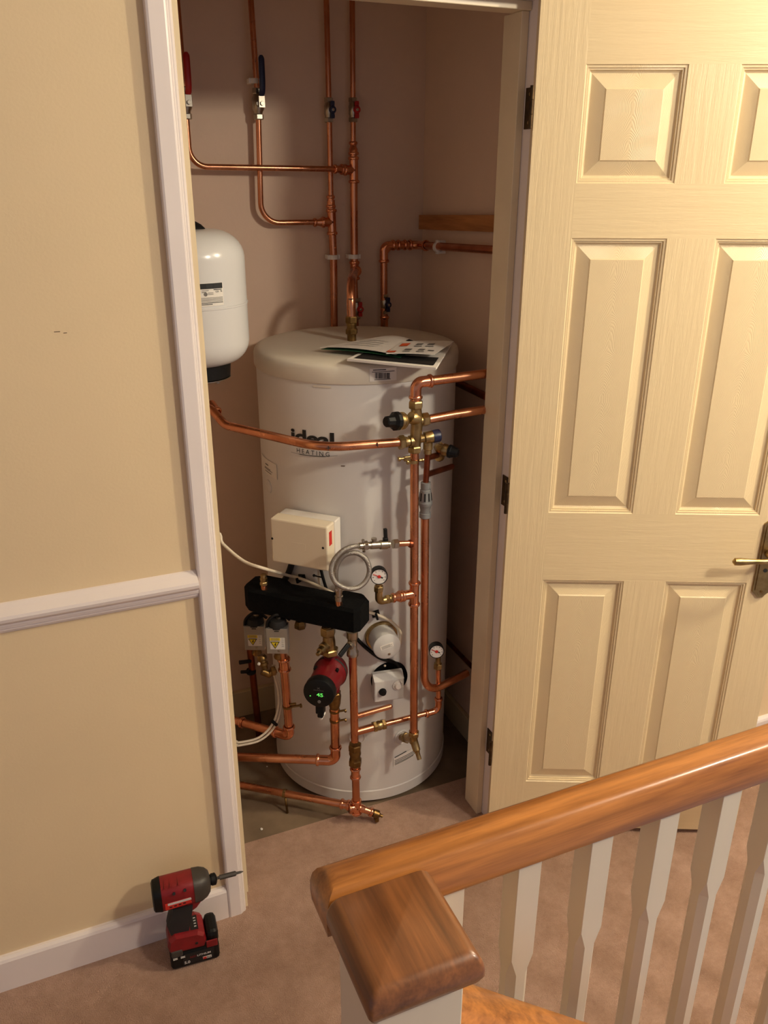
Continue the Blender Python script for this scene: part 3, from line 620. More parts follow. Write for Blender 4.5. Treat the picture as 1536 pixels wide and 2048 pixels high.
# F: long left pipe
zF = at(650, 895, YG+.018).z
f3 = at(800, 884.3, YG); f2 = at(645, 896, YG+.012); f1 = atz(449, 849, f2.z+.002)
if f1.y > .40: f1.y = .40
f0 = atz(428, 818, f2.z+.030); 
F = pipe('copper pipe sweeping across the cylinder lettering to the left frame', [([Vector((XL, f0.y+.01, f0.z+.004)), f0+Vector((-.012, 0, .008)), f1, f2, f3], R22, [.03, .05, .12])], f2)
dF = (f1-f0).normalized(); MB().bead(f0+dF*.012, dF, R22+.001).lathe(f0-dF*.02, dF, [(0, R22+.002), (.03, R22+.002)], 16).build('elbow_fitting', m_cuf, F)
for px, py, Y in ((755, 889.3, YG), (656.5, 896.5, YG+.012)):
    p = at(px, py, Y); v_ = (CAM-p).normalized(); up_ = (UZ-v_*v_.z).normalized(); sd_ = up_.cross(v_)
    mb = MB().box(p+v_*(R22-.0004), (.0018, .011, .0024), (sd_, up_, v_))
    if px < 700: mb.box(p+v_*R22, (.011, .0018, .0012), (sd_, up_, v_))
    mb.build('pen_mark', m_ink, F)
# discharge: relief valve with black knob, tundish, and drop pipe
YT = YG+.012
d0 = at(855.5, 905, YT); d1 = at(851.5, 966, YT)
DP = pipe('tarnished short pipe from the relief branch down to the grey tundish', [([at(856, 897, YT), d1], R15, 0)], d1, m_cud)
br0 = at(854, 916, YT); br1 = at(872, 911, YT+.03); MB().tube([br0, br1, br1+(br1-br0)*.25], R15, 12).build('branch_tube', m_cud, DP)
bs0 = at(853, 949, YT); bs1 = at(904, 933, YT+.10); MB().tube([bs0, bs1], R15, 12).build('branch_tube', m_cud, DP)
w = thing('relief_valve', 'brass relief valve with black knob right of the navy cap', 'valve', at(880, 905, YT+.03))
wa = at(879, 897, YT+.03); wd = (at(926, 911, YT-.01)-at(895, 903, YT+.02)).normalized()
MB().lathe(at(872, 900, YT+.035), UZ*.4+UX*.9, [(0, .011), (.006, .0135), (.010, .0135), (.012, .011), (.02, .012)], 16).lathe(wa-wd*.004, wd, [(0, .012), (.012, .013), (.014, .0155), (.022, .0155), (.024, .0145), (.028, .0145)], 20).lathe(at(876, 914, YT+.03), (br1-br0), [(0, .0105), (.004, .0125), (.012, .0125), (.014, .009)], 12).build('body', m_brass, w)
MB().lathe(wa+wd*.025, wd, [(0, .0165), (.006, .0165), (.008, .0145), (.022, .0115), (.024, .009), (.0245, .001)], 14, False).build('knob', m_black, w)
tp = at(851.5, 964, YT); tb_ = at(850, 1034, YT); H = tp.z-tb_.z
tu = thing('tundish', 'grey plastic tundish with slotted windows on the drop pipe', 'tundish', tb_)
MB().lathe(tb_, UZ, [(0, .0145), (.012, .0145), (.013, .0125), (H*.22, .0125), (H*.34, .0155), (H*.36, .017), (H*.44, .0175), (H*.45, .0165), (H*.78, .0135), (H*.8, .0115), (H*.82, .0115), (H*.83, .0125), (H*.99, .0125), (H, .0105)], 28).build('shell', m_tun, tu)
for k in range(9):
    a = 2*pi*k/9+.15; dv = Vector((sin(a), -cos(a), 0)); s = dv.cross(UZ); c = tb_+UZ*H*.61+dv*.0150
    MB().box(c, (.0042, .0012, H*.22), (s, (dv+UZ*.12).normalized(), (UZ-dv*.12).normalized())).build('window_slot', m_ink, tu)
l0 = at(850, 1036, YT); l1 = at(845, 1345, YT); l2 = at(862, 1388, YT)
zl = at(862, 1386, YT).z; l3 = atz(934, 1346, zl+.002); l3.x = min(l3.x, XR-.01)
pipe('copper drop pipe below the tundish bending back to the right wall', [([l0, Vector((at(848, 1390, YT).x, YT, zl)), l3], R22, .062)], l1)
# filling loop
fl = thing('filling_loop', 'braided steel filling loop coiled between the header and the tall pipe', 'hose', at(700, 1180, YG-.02))
vy = YG
fa = at(718, 1092, vy); fb = at(795, 1087.5, vy); fd = (fb-fa).normalized(); L = (fb-fa).length
MB().lathe(fa, fd, [(0, .0085), (.010, .0085), (.010, .011), (.022, .011), (.022, .0085), (.030, .0085), (.030, .010), (L*.52, .0095), (L*.54, .0115), (L*.72, .0115), (L*.74, .0095), (L*.78, .0095)], 18).hexn(fb-fd*.006, fd, .0125, .014).hexn(fa+fd*.016, fd, .0125, .010).build('valve_body', m_nickel, fl)
lp = at(771, 1081, vy); MB().box(lp+UZ*.014, (.009, .007, .036), (UX, UY, (UZ+UX*-.06).normalized()), .0015).box(lp+UZ*.002, (.012, .010, .012), None, .002).build('lever', m_black, fl)
q = at(748, 1087, vy); MB().lathe(q, UZ, [(0, .005), (.008, .005), (.009, .0068), (.014, .0068)], 12).build('test_point', m_nickel, fl)
for px, py in ((726, 1080), (728, 1104)): MB().tube([at(726, 1091, vy), at(px, py, vy-.004)], [.002, .004], 8).build('wing', m_nickel, fl)
cc = at(700.6, 1139.5, vy-.01)
def hp_(dx, dy, dY=0): return at(700.6+dx, 1139.5+dy, vy-.01+dY)
ST2 = atz(678, 1209, .724)
hose = [fa, hp_(5, -46.5), hp_(-15, -38), hp_(-33, -18), hp_(-38, 5, -.006), hp_(-29, 26, -.012), hp_(-8, 37, -.016), hp_(15, 35.5, -.018), hp_(32, 21, -.016), hp_(38, 0, -.012), hp_(31, -21, -.006), hp_(12, -33.5, .002), hp_(-10, -30, .010), hp_(-25, -13, .014), hp_(-29, 8, .014), at(673.5, 1168, ST2.y), ST2+UZ*.044]
MB().tube(smooth(hose, 6), .0062, 12).build('braided_hose', m_braid, fl)
hn = at(676, 1187, vy+.0)
MB().lathe(ST2+UZ*.012, UZ, [(0, .0105), (.012, .0105), (.013, .008), (.022, .008), (.023, .0095), (.032, .0095), (.033, .007), (.045, .0065)], 12, False).build('end_nut', m_nickel, fl)
MB().lathe(at(672.5, 1179, vy-.008), -UY, [(0, .0045), (.004, .0045), (.005, .003)], 10).build('screw', m_nickel, fl)
# pressure gauges
def gauge(label, c, n, stem, r=.0215):
    n = Vector(n).normalized(); t = thing('pressure_gauge', label, 'gauge', stem)
    MB().lathe(c-n*.022, n, [(0, r*.7), (.001, r*.97), (.020, r), (.0215, r), (.0225, r*.97), (.0225, r*.9)], 32, closed=False).lathe(c-n*.022, n, [(0, .001), (0, r*.7)], 32, closed=False).build('case', m_black, t)
    MB().lathe(c-n*.003, n, [(0, r*.93), (.0015, r*.93), (.0016, .0005)], 32).build('dial', m_dial, t)
    x, y, z = basis(n); 
    for k in range(9):
        a = radians(-130+32.5*k); d = x*sin(a)+y*cos(a); s = n.cross(d)
        MB().box(c-n*.001+d*r*.70, (.0012, .0035 if k % 2 else .0022, .0004), (s, d, n)).build('dial_mark', m_ink, t)
    a = radians(-62); d = -(x if x.x < 0 else -x)*-1; left = -x if x.x > 0 else x
    d = (left*.9+UZ*.42).normalized(); s = n.cross(d)
    MB().box(c-n*.0004+d*r*.25, (.0016, r*1.0, .0005), (s, d, n)).lathe(c-n*.0006, n, [(0, .0042), (.001, .0042)], 12).build('needle', m_redink, t)
    MB().box(c-n*.0004-d*r*.34, (.0030, r*.28, .0006), (s, d, n)).build('needle_tail', m_ink, t)
    MB().hexn(stem+UZ*.010, UZ, .0125, .016).lathe(stem+UZ*.012, UZ, [(0, .008), (max(.01, (c.z-stem.z)-r*.9-.012), .007)], 12).build('stem', m_brass, t)
    return t
gy = YG-.004; gc = at(758.5, 1153.5, gy-.012); gs = at(757.5, 1184, gy); 
gg = gauge('pressure gauge beside the braided loop, upper of the two', gc, (-.30, -1, .04), gs)
elb = [gs+UZ*.004, Vector((gs.x, gy, g3.z-.001)), Vector((e_.x+.006, YG, g3.z-.001))]
MB().tube(fillet(elb, .012), .0095, 14).hexn(Vector((e_.x-.002, YG, g3.z-.001)), UX, .0125, .011).hexn(Vector((e_.x+.010, YG, g3.z-.001)), UX, .0115, .009).build('brass_elbow', m_brass, gg)
# low pipework: J drop, branches, lower gauge
j0 = at(704.5, 1262, YJ); j1 = at(709.5, 1482, YJ); j2 = at(712.8, 1612, YJ)
J = pipe('vertical copper pipe from the header right end to the floor tee', [([at(705, 1290, YJ), j1], R22, 0), ([at(710.5, 1530, YJ), j2], R22, 0)], j2)
mb = MB(); a = at(709.7, 1486, YJ); b = at(710.7, 1531, YJ); dd = (b-a); LL = dd.length
mb.hexn(a+dd*.18, dd, .0185, LL*.28).hexn(a+dd*.84, dd, .0185, LL*.28).lathe(a, dd, [(LL*.30, .0155), (LL*.42, .0165), (LL*.48, .0165), (LL*.5, .0145), (LL*.66, .0145), (LL*.72, .0165)], 18).build('compression_joint', m_brassd, J)
sleeve(J, at(710.6, 1535, YJ), at(711, 1556, YJ), R22)
tee(J, j2-UZ*.002, UZ, -UX, R22, .024)
# ball valve below the header
bv = thing('ball_valve', 'nickel ball valve with short black lever under the header', 'valve', at(705, 1306, YJ))
MB().tube([at(704.3, 1262, YJ), at(704.5, 1275, YJ), at(704.6, 1277, YJ), at(704.8, 1300, YJ), at(705, 1303, YJ), at(705, 1310, YJ)], [.015, .015, .0125, .0125, .0155, .0155], 18).lathe(at(703, 1288, YJ), Vector((-.7, -.7, .1)), [(0, .011), (.012, .011), (.014, .008), (.018, .008)], 14).build('body', m_nickel, bv)
lv0 = at(697, 1289, YJ-.018); lv1 = at(679, 1312, YJ-.03); dl_ = (lv1-lv0).normalized(); sx = dl_.cross(Vector((-.3, -.9, 0))).normalized()
MB().box((lv0+lv1)/2, (.012, .008, (lv1-lv0).length), (sx, dl_.cross(sx), dl_), .002).build('lever', m_black, bv)
s0, s1 = at(712, 1432.5, YJ), at(780, 1413, YJ-.004)
MB().tube([s0, s1], R15, 14).sphere(s1, R15, 12).build('capped_stub', m_cu, J)
b0 = at(712, 1464, YJ); b1 = at(758, 1451, YJ); b2 = at(854, 1427, YJ); b3 = at(877, 1421, YJ); b4 = at(876.5, 1338, YJ)
b2.z = b1.z+(b2.x-b1.x)*.0; bz = at(806, 1438, YJ).z
Bn = pipe('thin copper branch running right from the drop pipe to the lower gauge', [([b0, Vector((b1.x, YJ, at(758, 1451, YJ).z)), Vector((b3.x, YJ, at(877, 1420, YJ).z)), b4], R15, [0, .022])], b1)
MB().tube([at(712, 1464, YJ), at(748, 1454, YJ)], R22, 14).build('stub', m_cu, Bn); comp(Bn, at(758, 1451, YJ), UX, R22-.002, .036)
elbow(Bn, [at(853, 1427, YJ), Vector((b3.x, YJ, at(877, 1420, YJ).z)), at(877, 1398, YJ)], R15, .02)
gauge('pressure gauge low on the right, nearest the right door frame', at(873.5, 1303.5, YJ-.02), (-.34, -1, .04), at(875.5, 1338, YJ-.002), .0205)
# K floor pipe and drain cock
k1 = j2-UZ*.002; kl = atz(484, 1571, k1.z+.006); kd_ = (kl-k1)
K = pipe('copper pipe running just above the floor from the left frame to the tee', [([k1, kl, to_wall(kl, kd_)], R22, 0)], k1)
sleeve(K, k1+kd_.normalized()*.02, k1+kd_.normalized()*.046, R22)
kr = at(742, 1624, YJ-.016); MB().tube([k1, kr], R15+.002, 14).build('tube', m_cu, K); kx = (kr-k1).normalized(); MB().bead(kr, kx, R15+.0025).lathe(k1+kx*.012, kx, [(0, .0125), (.012, .0105)], 14).build('reducer', m_cuf, K)
dc = thing('drain_cock', 'brass drain cock at the end of the floor pipe', 'drain cock', at(757, 1634, YJ-.018))
MB().lathe(kr, kx, [(0, .008), (.006, .008), (.007, .0115), (.022, .0125), (.024, .008), (.028, .006), (.028, .0045), (.036, .0045)], 14).lathe(kr+kx*.014, Vector((.06, -.25, -.8)), [(0, .0075), (.012, .007), (.013, .0085), (.017, .007), (.024, .006)], 12).build('body', m_brassd, dc)
cl = k1+kd_*.62; t = thing('pipe_clamp', 'small brass clamp around the floor pipe', 'clamp', (cl.x, cl.y, -.004))
MB().lathe(cl-kd_.normalized()*.004, kd_, [(0, R22+.0005), (0, R22+.0022), (.008, R22+.0022), (.008, R22+.0005)], 16).build('band', m_brass, t)
MB().tube([cl+Vector((0, -.006, -.010)), Vector((cl.x+.002, cl.y-.012, -.004))], [.0035, .0035], 8).build('foot', m_brassd, t); MB().lathe(cl+Vector((-.002, -.004, .010)), UZ, [(0, .004), (.006, .004)], 8).build('screw', m_brass, t)
# drain tap on the cylinder at the foot of G
dt = thing('drain_tap', 'brass drain tap below the long vertical pipe, on the cylinder shell', 'drain tap', at(827, 1490, YG))
pp_ = tank(803, 1474); gx = at(827, 1478, YG)
MB().tube([pp_, (pp_+gx)/2, gx], [.0105, .0120, .0125], 16).hexn(pp_*.6+gx*.4, gx-pp_, .016, .010).hexn(gb-UZ*.002, UZ, .0155, .014).lathe(gx, UZ, [(-.012, .011), (.012, .012)], 16).build('body', m_brass, dt)
sp0 = at(829, 1486, YG-.004); sp1 = at(839, 1519, YG-.03); MB().tube([gx, sp0, sp0+(sp1-sp0)*.45, sp0+(sp1-sp0)*.5, sp0+(sp1-sp0)*.62, sp1], [.011, .011, .0105, .0085, .0065, .0062], 14).hexn(at(833, 1497, YG-.014), UX, .0085, .012).build('spout', m_brass, dt)

# ------------------------------------------------------------------ header, wiring box, pump, zone valves
HA = radians(-45); Hn = Vector((sin(HA), -cos(HA), 0)); He = Vector((cos(HA), sin(HA), 0))
def hp(d, s, z): return TC+Hn*d+He*s+UZ*z
Dh = .385
hd = thing('low_loss_header', 'long black foam header block across the cylinder front', 'header', hp(.335, 0, .66))
s0, s1 = -.163, .166
zc = .690; hh = .030
plan = [(s0, .31), (s0+.0, .365), (s0+.022, Dh), (s0+.09, Dh), (s0+.11, Dh), (s1-.012, Dh), (s1, Dh-.016), (s1, .315), (s1-.025, .290), (s1-.07, .290), (s1-.095, .312), (s0+.11, .312), (s0+.085, .29), (s0+.025, .29)]
vsA = []; n = len(plan); mbh = MB()
cs, cdp = (s0+s1)/2, (.29+Dh)/2
lay = [(-.034, .93), (-.027, 1.0), (.027, 1.0), (.034, .93)]
for dz, kf in lay: vsA += [hp(cdp+(d-cdp)*(kf if kf == 1 else .84), cs+(s-cs)*(1-(1-kf)*.35), zc+dz) for s, d in plan]
fs = [list(range(n))[::-1], list(range(3*n, 4*n))]+[[r*n+i, r*n+(i+1) % n, (r+1)*n+(i+1) % n, (r+1)*n+i] for r in range(3) for i in range(n)]
mbh.add(vsA, fs, False).build('insulation', m_foam, hd)
for s, dd_ in ((s0+.012, .034),):
    pass
st1 = hp(.335, s0+.058, zc+.028); st1 = atz(528.5, 1178, zc+.034); 
MB().tube([Vector((st1.x, st1.y, zc+.02)), st1+UZ*.014], .0085, 14).build('stub', m_cu, hd)
MB().hexn(st1+UZ*.017, UZ, .0105, .010).lathe(st1+UZ*.021, UZ, [(0, .008), (.004, .0095), (.010, .0095), (.011, .007), (.015, .007), (.016, .0085), (.021, .008), (.022, .004)], 14).build('air_vent', m_brass, hd)
st2 = ST2; MB().tube([Vector((st2.x, st2.y, zc+.02)), st2+UZ*.016], .0085, 14).build('stub', m_cu, hd)
jb = thing('wiring_box', 'ivory wiring box with a red side label on the cylinder', 'electrical box', hp(.265, -.012, .79))
axh = (He, -Hn, UZ); jz0, jz1 = .792, .912; jc = (-.090+.067)/2; jw = .157
MB().box(hp(.320, jc, (jz0+jz1)/2), (jw, .042, jz1-jz0), axh, .004).build('cover', m_ivory, jb)
MB().box(hp(.283, jc+.003, (jz0+jz1)/2+.001), (jw-.002, .034, jz1-jz0-.002), axh, .003).build('back_box', m_white, jb)
for px, py in ((544.5, 1077), (646, 1096)): q = atplane(px, py, hp(.341, 0, 0), Hn); MB().lathe(q-Hn*.001, Hn, [(0, .0032), (.0016, .0032), (.0017, .001)], 12).build('screw_hole', m_ink, jb)
q = hp(.341, jc+.0, (jz0+jz1)/2-.004); MB().box(q, (.036, .0008, .018), axh, .0).build('embossed_plate', m_ivory, jb)
rx = He; quad(hp(.318, jc+jw/2, .858)+UZ*0-He*.0004, -Hn, UZ, .010, .037, m_redink, jb, 'red_label', .001) if False else MB().box(hp(.323, jc+jw/2, .876), (.0012, .015, .037), (He, Hn, UZ)).build('red_label', m_redink, jb)
# pump
pv = at(659, 1282, .19)
pu = thing('circulation_pump', 'red circulation pump with a black display head', 'pump', at(668, 1405, .19))
ptop = at(655, 1250, .19); 
MB().hexn(at(656, 1262, .19), UZ, .020, .024).tube([at(655.5, 1252, .19), at(657, 1270, .19), at(658, 1282, .19), at(659, 1296, .19), at(660, 1306, .19)], [.013, .0145, .0165, .0165, .0165], 18).hexn(at(660, 1302, .19), UZ, .0225, .018).lathe(at(655, 1288, .19), Vector((-.80, -.58, -.16)), [(0, .014), (.020, .014), (.022, .011), (.034, .0105), (.036, .006), (.046, .0055)], 16).build('upper_isolating_valve', m_brass, pu)
MB().tube([at(665, 1380, .19), at(668, 1392, .19), at(669, 1406, .19), at(669, 1416, .19)], [.017, .0195, .0165, .0125], 18).hexn(at(667, 1388, .19), UZ, .0205, .016).build('lower_isolating_valve', m_brassd, pu)
pcn = at(664, 1338, .195); pfc = at(636.5, 1388, .098); pd = (pfc-pcn).normalized(); PL = (pfc-pcn).length
MB().lathe(pcn-pd*.020, pd, [(0, .024), (.004, .036), (.020, .0435), (.034, .0445), (.046, .0435), (.052, .0405), (.062, .039), (PL-.008, .0375)], 32).build('housing', m_redp, pu)
pt_, pb_ = at(660, 1308, .19), at(667, 1382, .19); MB().tube([pt_, pcn+UZ*.014, pcn-UZ*.014, pb_], [.0165, .024, .024, .0165], 20).build('volute', m_redp, pu)
hb = pcn+pd*(PL-.0283)
MB().lathe(hb, pd, [(0, .0385), (.004, .0405), (.022, .0405), (.026, .0395), (.0275, .037), (.028, .001)], 36).build('display_head', m_black, pu)
pfx = UZ.cross(pd).normalized()*1; pfx = pfx if pfx.x > 0 else -pfx; pfy = pd.cross(pfx); pfy = pfy if pfy.z > 0 else -pfy
fo = hb+pd*.0283
def face_txt(txt, cx, cy, wd, ht, mm, bold=0, name='lettering'):
    vs_, fs_ = textmesh(txt, bold); return MB().add([fo+pfx*(cx+(u-.5)*wd)+pfy*(cy+(v_-.5)*ht)+pd*.0006 for u, v_ in vs_], fs_, False).build(name, mm, pu)
face_txt('45', .004, -.002, .017, .0105, m_dgreen, .02, 'display_digits'); face_txt('W', .0145, -.0045, .003, .003, m_tun)
face_txt('GRUNDFOS', .001, .0105, .026, .0028, m_greyink); face_txt('X', .001, .0165, .008, .005, m_greyink)
MB().lathe(fo-pfx*.021-pfy*.0085, pd, [(0, .0016), (.0006, .0016)], 10).build('indicator_light', m_dgreen, pu)
MB().lathe(fo-pfy*.022+pfx*.002, pd, [(0, .0042), (.0012, .0042), (.0014, .003)], 16).build('button', m_greyink, pu)
pg0 = hb+pd*.012-pfy*.034; MB().box(pg0-pfy*.014, (.022, .020, .034), (pfx, pd, pfy), .003).box(pg0-pfy*.036, (.015, .014, .016), (pfx, pd, pfy), .003).build('power_plug', m_black, pu)
MB().tube([pg0-pfy*.043, pg0-pfy*.050, pg0-pfy*.052+pd*-.03], [.004, .004, .004], 8).build('power_lead', m_white, pu)
for a in (.8, 2.4): q = pcn+pd*.043+(pfx*cos(a)+pfy*sin(a))*.040; MB().lathe(q, pd, [(0, .0045), (.010, .0045), (.010, .002)], 8).build('bolt', m_black, pu)
q = pcn+pd*.026-pfy*.0; MB().lathe(pcn+pd*.012, pd, [(0, .0445), (.006, .0455), (.008, .0445)], 32, closed=False).build('clamp_band', m_rubber, pu)
# H return pipe from the pump
h0 = at(669, 1412, .19); hz_ = at(668, 1522, .19).z; h2_ = atz(482, 1514, hz_)
Hp = pipe('copper pipe below the pump turning left towards the frame', [([h0, Vector((h0.x+.0, .19, hz_)), h2_, to_wall(h2_, h2_-Vector((h0.x, .19, hz_)))], R22+.0015, [.03, 0])], h0)
hv = (h2_-Vector((h0.x, .19, hz_))).normalized(); elbow(Hp, [Vector((h0.x, .19, hz_))+UZ*.044, Vector((h0.x, .19, hz_)), Vector((h0.x, .19, hz_))+hv*.05], R22+.0015, .03)
for zz in (.135, .165): 
    c = Vector((h0.x, .19, hz_+zz)); MB().lathe(c-UZ*.003, UZ, [(0, R22+.0018), (0, R22+.0036), (.006, R22+.0036), (.006, R22+.0018)], 16).tube([c+Vector((.010, -.008, 0)), c+Vector((.026, -.012, .002))], [.003, .003], 8).lathe(c+Vector((.024, -.012, 0)), UX, [(0, .005), (.004, .005)], 8).build('earth_clip', m_brassd, Hp)
# zone valves
def zone(label, px, py, Y, gr='zone valves under the header'):
    a = radians(-24); n_ = Vector((sin(a), -cos(a), 0)); e = Vector((cos(a), sin(a), 0)); c = at(px, py, Y)
    t = thing('zone_valve', label, 'zone valve', c-UZ*.038, gr)
    A_ = (e, -n_, UZ); MB().box(c-n_*.018, (.055, .036, .074), A_, .0012).build('metal_cover', m_steel, t)
    MB().box(c+UZ*.0300+n_*.0003, (.012, .0012, .0022), A_).build('slot', m_ink, t)
    MB().lathe(c-UZ*.028+e*.004, n_, [(0, .0034), (.001, .0034), (.0015, .002)], 10).build('screw', m_nickel, t)
    MB().box(c+e*.001-UZ*.006+n_*.0002, (.038, .0008, .034), A_).build('sticker', m_paper, t)
    MB().box(c-e*.005+UZ*.0065+n_*.0008, (.026, .0006, .0085), A_).build('sticker_heading', m_yel, t)
    for k in range(2): MB().box(c-e*.005+UZ*(.0085-.004*k)+n_*.0012, (.021, .0004, .0014), A_).build('printed_line', m_greyink, t)
    o = c-e*.005-UZ*.0085+n_*.0010
    MB().prism([(-.0120, .0085), (.0120, .0085), (0, -.0125)], o, e, UZ, n_, .0006).build('warning_border', m_ink, t)
    MB().prism([(-.0092, .0068), (.0092, .0068), (0, -.0092)], o+n_*.0005, e, UZ, n_, .0006).build('warning_triangle', m_yel, t)
    MB().prism([(.001, .0055), (.0032, .0045), (.0014, .0005), (.003, .0002), (-.001, -.0058), (.0002, -.0015), (-.0018, -.0012)], o+n_*.001, e, UZ, n_, .0006).build('lightning_bolt', m_ink, t)
    for k in range(5): MB().box(c+e*.0145-UZ*(-.008+.0055*k)+n_*.0008, (.006, .0004, .0009), A_).build('printed_line', m_greyink, t)
    hc = c-n_*.022+UZ*.034
    MB().lathe(hc, UZ, [(0, .024), (.012, .024), (.020, .021), (.022, .012)], 20).build('motor', m_rubber, t)
    lp_ = [hc+e*-.026+n_*.012, hc-e*.022+UZ*.020+n_*.014, hc-e*.004+UZ*.036+n_*.010, hc+e*.016+UZ*.030, hc+e*.030+UZ*.012-n_*.01]
    MB().tube(smooth(lp_), .0042, 8).build('cable', m_black, t)
    MB().lathe(hc+e*.004+UZ*.022, UZ, [(0, .007), (.005, .007), (.006, .004)], 12).build('motor_spindle', m_nickel, t)
    vb_ = c-n_*.022-UZ*.034; MB().lathe(vb_-UZ*.028, UZ, [(0, .013), (.006, .014), (.010, .012), (.03, .012)], 16).build('valve_body', m_brassd, t); return t
zone('silver zone valve cover nearer the door frame, left of the pair', 509, 1277, .36)
zone('silver zone valve cover nearer the pump, right of the pair', 554, 1283, .235)
z0p = at(566, 1313, .25); zb_ = at(579.5, 1472, .25); zl_ = atz(476, 1443, zb_.z)
Z = pipe('copper pipe under the right zone valve turning left near the floor', [([z0p+UZ*.02, Vector((zb_.x, .25, zb_.z)), zl_, to_wall(zl_, zl_-zb_)], R22+.0008, [.028, 0])], zb_)
sleeve(Z, at(567.5, 1316, .25), at(569.5, 1341, .25), R22+.002)
zv_ = (zl_-zb_).normalized(); elbow(Z, [at(578, 1454, .25), zb_, zb_+zv_*.045], R22+.001, .027)
zq = zb_+(zl_-zb_)*.92; MB().bead(zq, zv_, R22+.002).build('ring', m_cuf, Z)
c = at(575.5, 1412, .25); MB().lathe(c-UZ*.003, UZ, [(0, R22+.001), (0, R22+.0035), (.006, R22+.0035), (.006, R22+.001)], 16).tube([c+Vector((.010, -.008, 0)), c+Vector((.034, -.016, .004))], [.003, .003], 8).lathe(c+Vector((.030, -.015, .002)), UX, [(0, .006), (.004, .006)], 8).tube([c+Vector((.004, -.012, .012)), c+Vector((.018, -.018, .014))], [.0035, .0035], 8).build('earth_clip', m_brassd, Z)
y2_ = .66; w0 = at(500, 1303, y2_); w1 = at(508, 1452, y2_)
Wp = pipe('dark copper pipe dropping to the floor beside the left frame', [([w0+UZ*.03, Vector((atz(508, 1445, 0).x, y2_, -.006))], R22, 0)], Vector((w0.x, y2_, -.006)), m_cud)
MB().lathe(at(502, 1343, y2_)-UZ*.006, UZ, [(0, R22+.003), (.004, R22+.005), (.010, R22+.005), (.014, R22+.003)], 16).build('rubber_ring', m_rubber, Wp)
MB().tube([at(502, 1322, y2_-.008), at(479, 1325, y2_-.012)], [.006, .007], 8).tube([at(500, 1343, y2_-.012), at(482, 1344, y2_-.014)], [.0055, .0055], 8).build('lever', m_rubber, Wp)
bp_ = thing('bypass_valve', 'small brass bypass valve between the two zone valve pipes', 'valve', at(530, 1345, .28))
MB().lathe(at(522, 1310, .28), Vector((.15, -.35, -1)), [(0, .010), (.006, .0135), (.012, .0135), (.014, .010), (.020, .010), (.021, .0125), (.028, .0125), (.030, .009), (.04, .008)], 16).tube([at(524, 1342, .275), at(538, 1348, .27), at(550, 1340, .265)], [.0105, .011, .010], 14).hexn(at(546, 1342, .266), UX, .0135, .012).build('body', m_brassd, bp_)
MB().lathe(at(518, 1327, .26), Vector((-.4, -.9, 0)), [(0, .004), (.004, .004), (.005, .002)], 10).build('cap', m_white, bp_)
MB().lathe(at(600, 1241, .24), -UZ, [(0, .012), (.01, .0155), (.020, .0155), (.024, .010)], 6, False).build('blank_plug', m_brassd, hd)

# ------------------------------------------------------------------ cables
def cable(label, pts, r, m, cat='cable', group=None, name='cable'):
    q = smooth(pts, 6); o = MB().tube(q, r, 10).build(name, m, None, q[len(q)//2]); return tag(o, label, cat, group)
cable('cream cable sagging from the left frame to behind the header', [Vector((XL, .36, at(436, 1070, .33).z+.03)), at(425, 1062, .34), at(446, 1088, .32), at(487, 1122, .28), at(528, 1137, .25), tank(577, 1151, .026), tank(606, 1159, .018), tank(636, 1172, .022), tank(668, 1187, .024), tank(700, 1207, .020), tank(731, 1222, .012), tank(752, 1229, .008), tank(779, 1241, .01), tank(796, 1257, .03), at(801.5, 1270, .165), at(800, 1287, .165)], .0042, m_cable)
for px, py, lab in ((605, 1155, 'black square cable clip below the wiring box'), (751, 1227, 'black square cable clip right of the header')):
    p = tank(px, py); nn = Vector((p.x-TC.x, p.y-TC.y, 0)).normalized(); e = nn.cross(UZ)*-1; t = thing('cable_clip', lab, 'cable clip', p)
    rx_ = (e*.96+UZ*.22).normalized(); ry_ = nn.cross(rx_)
    MB().box(p+nn*.0015, (.021, .019, .003), (rx_, ry_, nn)).build('pad', m_black, t)
    MB().box(p+nn*.013, (.006, .014, .024), (rx_, ry_, nn), .001).build('tie', m_black, t)
cable('thick black cable from the wiring box down behind the header', [tank(584, 1126, .011), tank(577, 1146, .011), tank(566, 1166, .011), tank(556, 1190, .011)], .0085, m_rubber)
cable('thin black cable curving below the wiring box', [tank(640, 1130, .015), tank(645, 1152, .014), tank(653, 1178, .012), tank(664, 1200, .012)], .004, m_black)
cable('short cream cable below the wiring box right side', [tank(637, 1132, .012), tank(638, 1160, .008), tank(642, 1192, .008)], .0035, m_cable)
tt = thing('cable_tie', 'black tie stub sticking out under the wiring box', 'cable tie', tank(635, 1152)); MB().tube([tank(628, 1151, .008), tank(645, 1155, .016)], .002, 6).sphere(tank(628, 1151, .008), .004, 8).build('strap', m_black, tt)
cable('black flat cable from the header behind the immersion cap to the thermostat', [tank(700, 1262, .01), tank(716, 1280, .004), tank(735, 1298, .004), tank(760, 1316, .004), tank(790, 1326, .004), tank(800, 1345, .004)], .0050, m_black)
ga = [at(546, 1330, .29), at(549, 1352, .285), at(556, 1380, .28), at(557, 1412, .27), at(545, 1448, .26), at(518, 1475, .25), at(478, 1485, .24), at(462, 1484, .24), Vector((XL, .25, at(462, 1484, .24).z))]
gb_ = [at(549, 1330, .29), at(553, 1352, .285), at(561, 1380, .28), at(562, 1414, .27), at(549, 1453, .26), at(521, 1480, .25), at(478, 1491, .24), at(462, 1491, .24), Vector((XL, .24, at(462, 1491, .24).z))]
cable('inner of two white cables curving left near the floor', ga, .0032, m_cable, group='white cables by the left frame')
cable('outer of two white cables curving left near the floor', gb_, .0032, m_cable, group='white cables by the left frame')
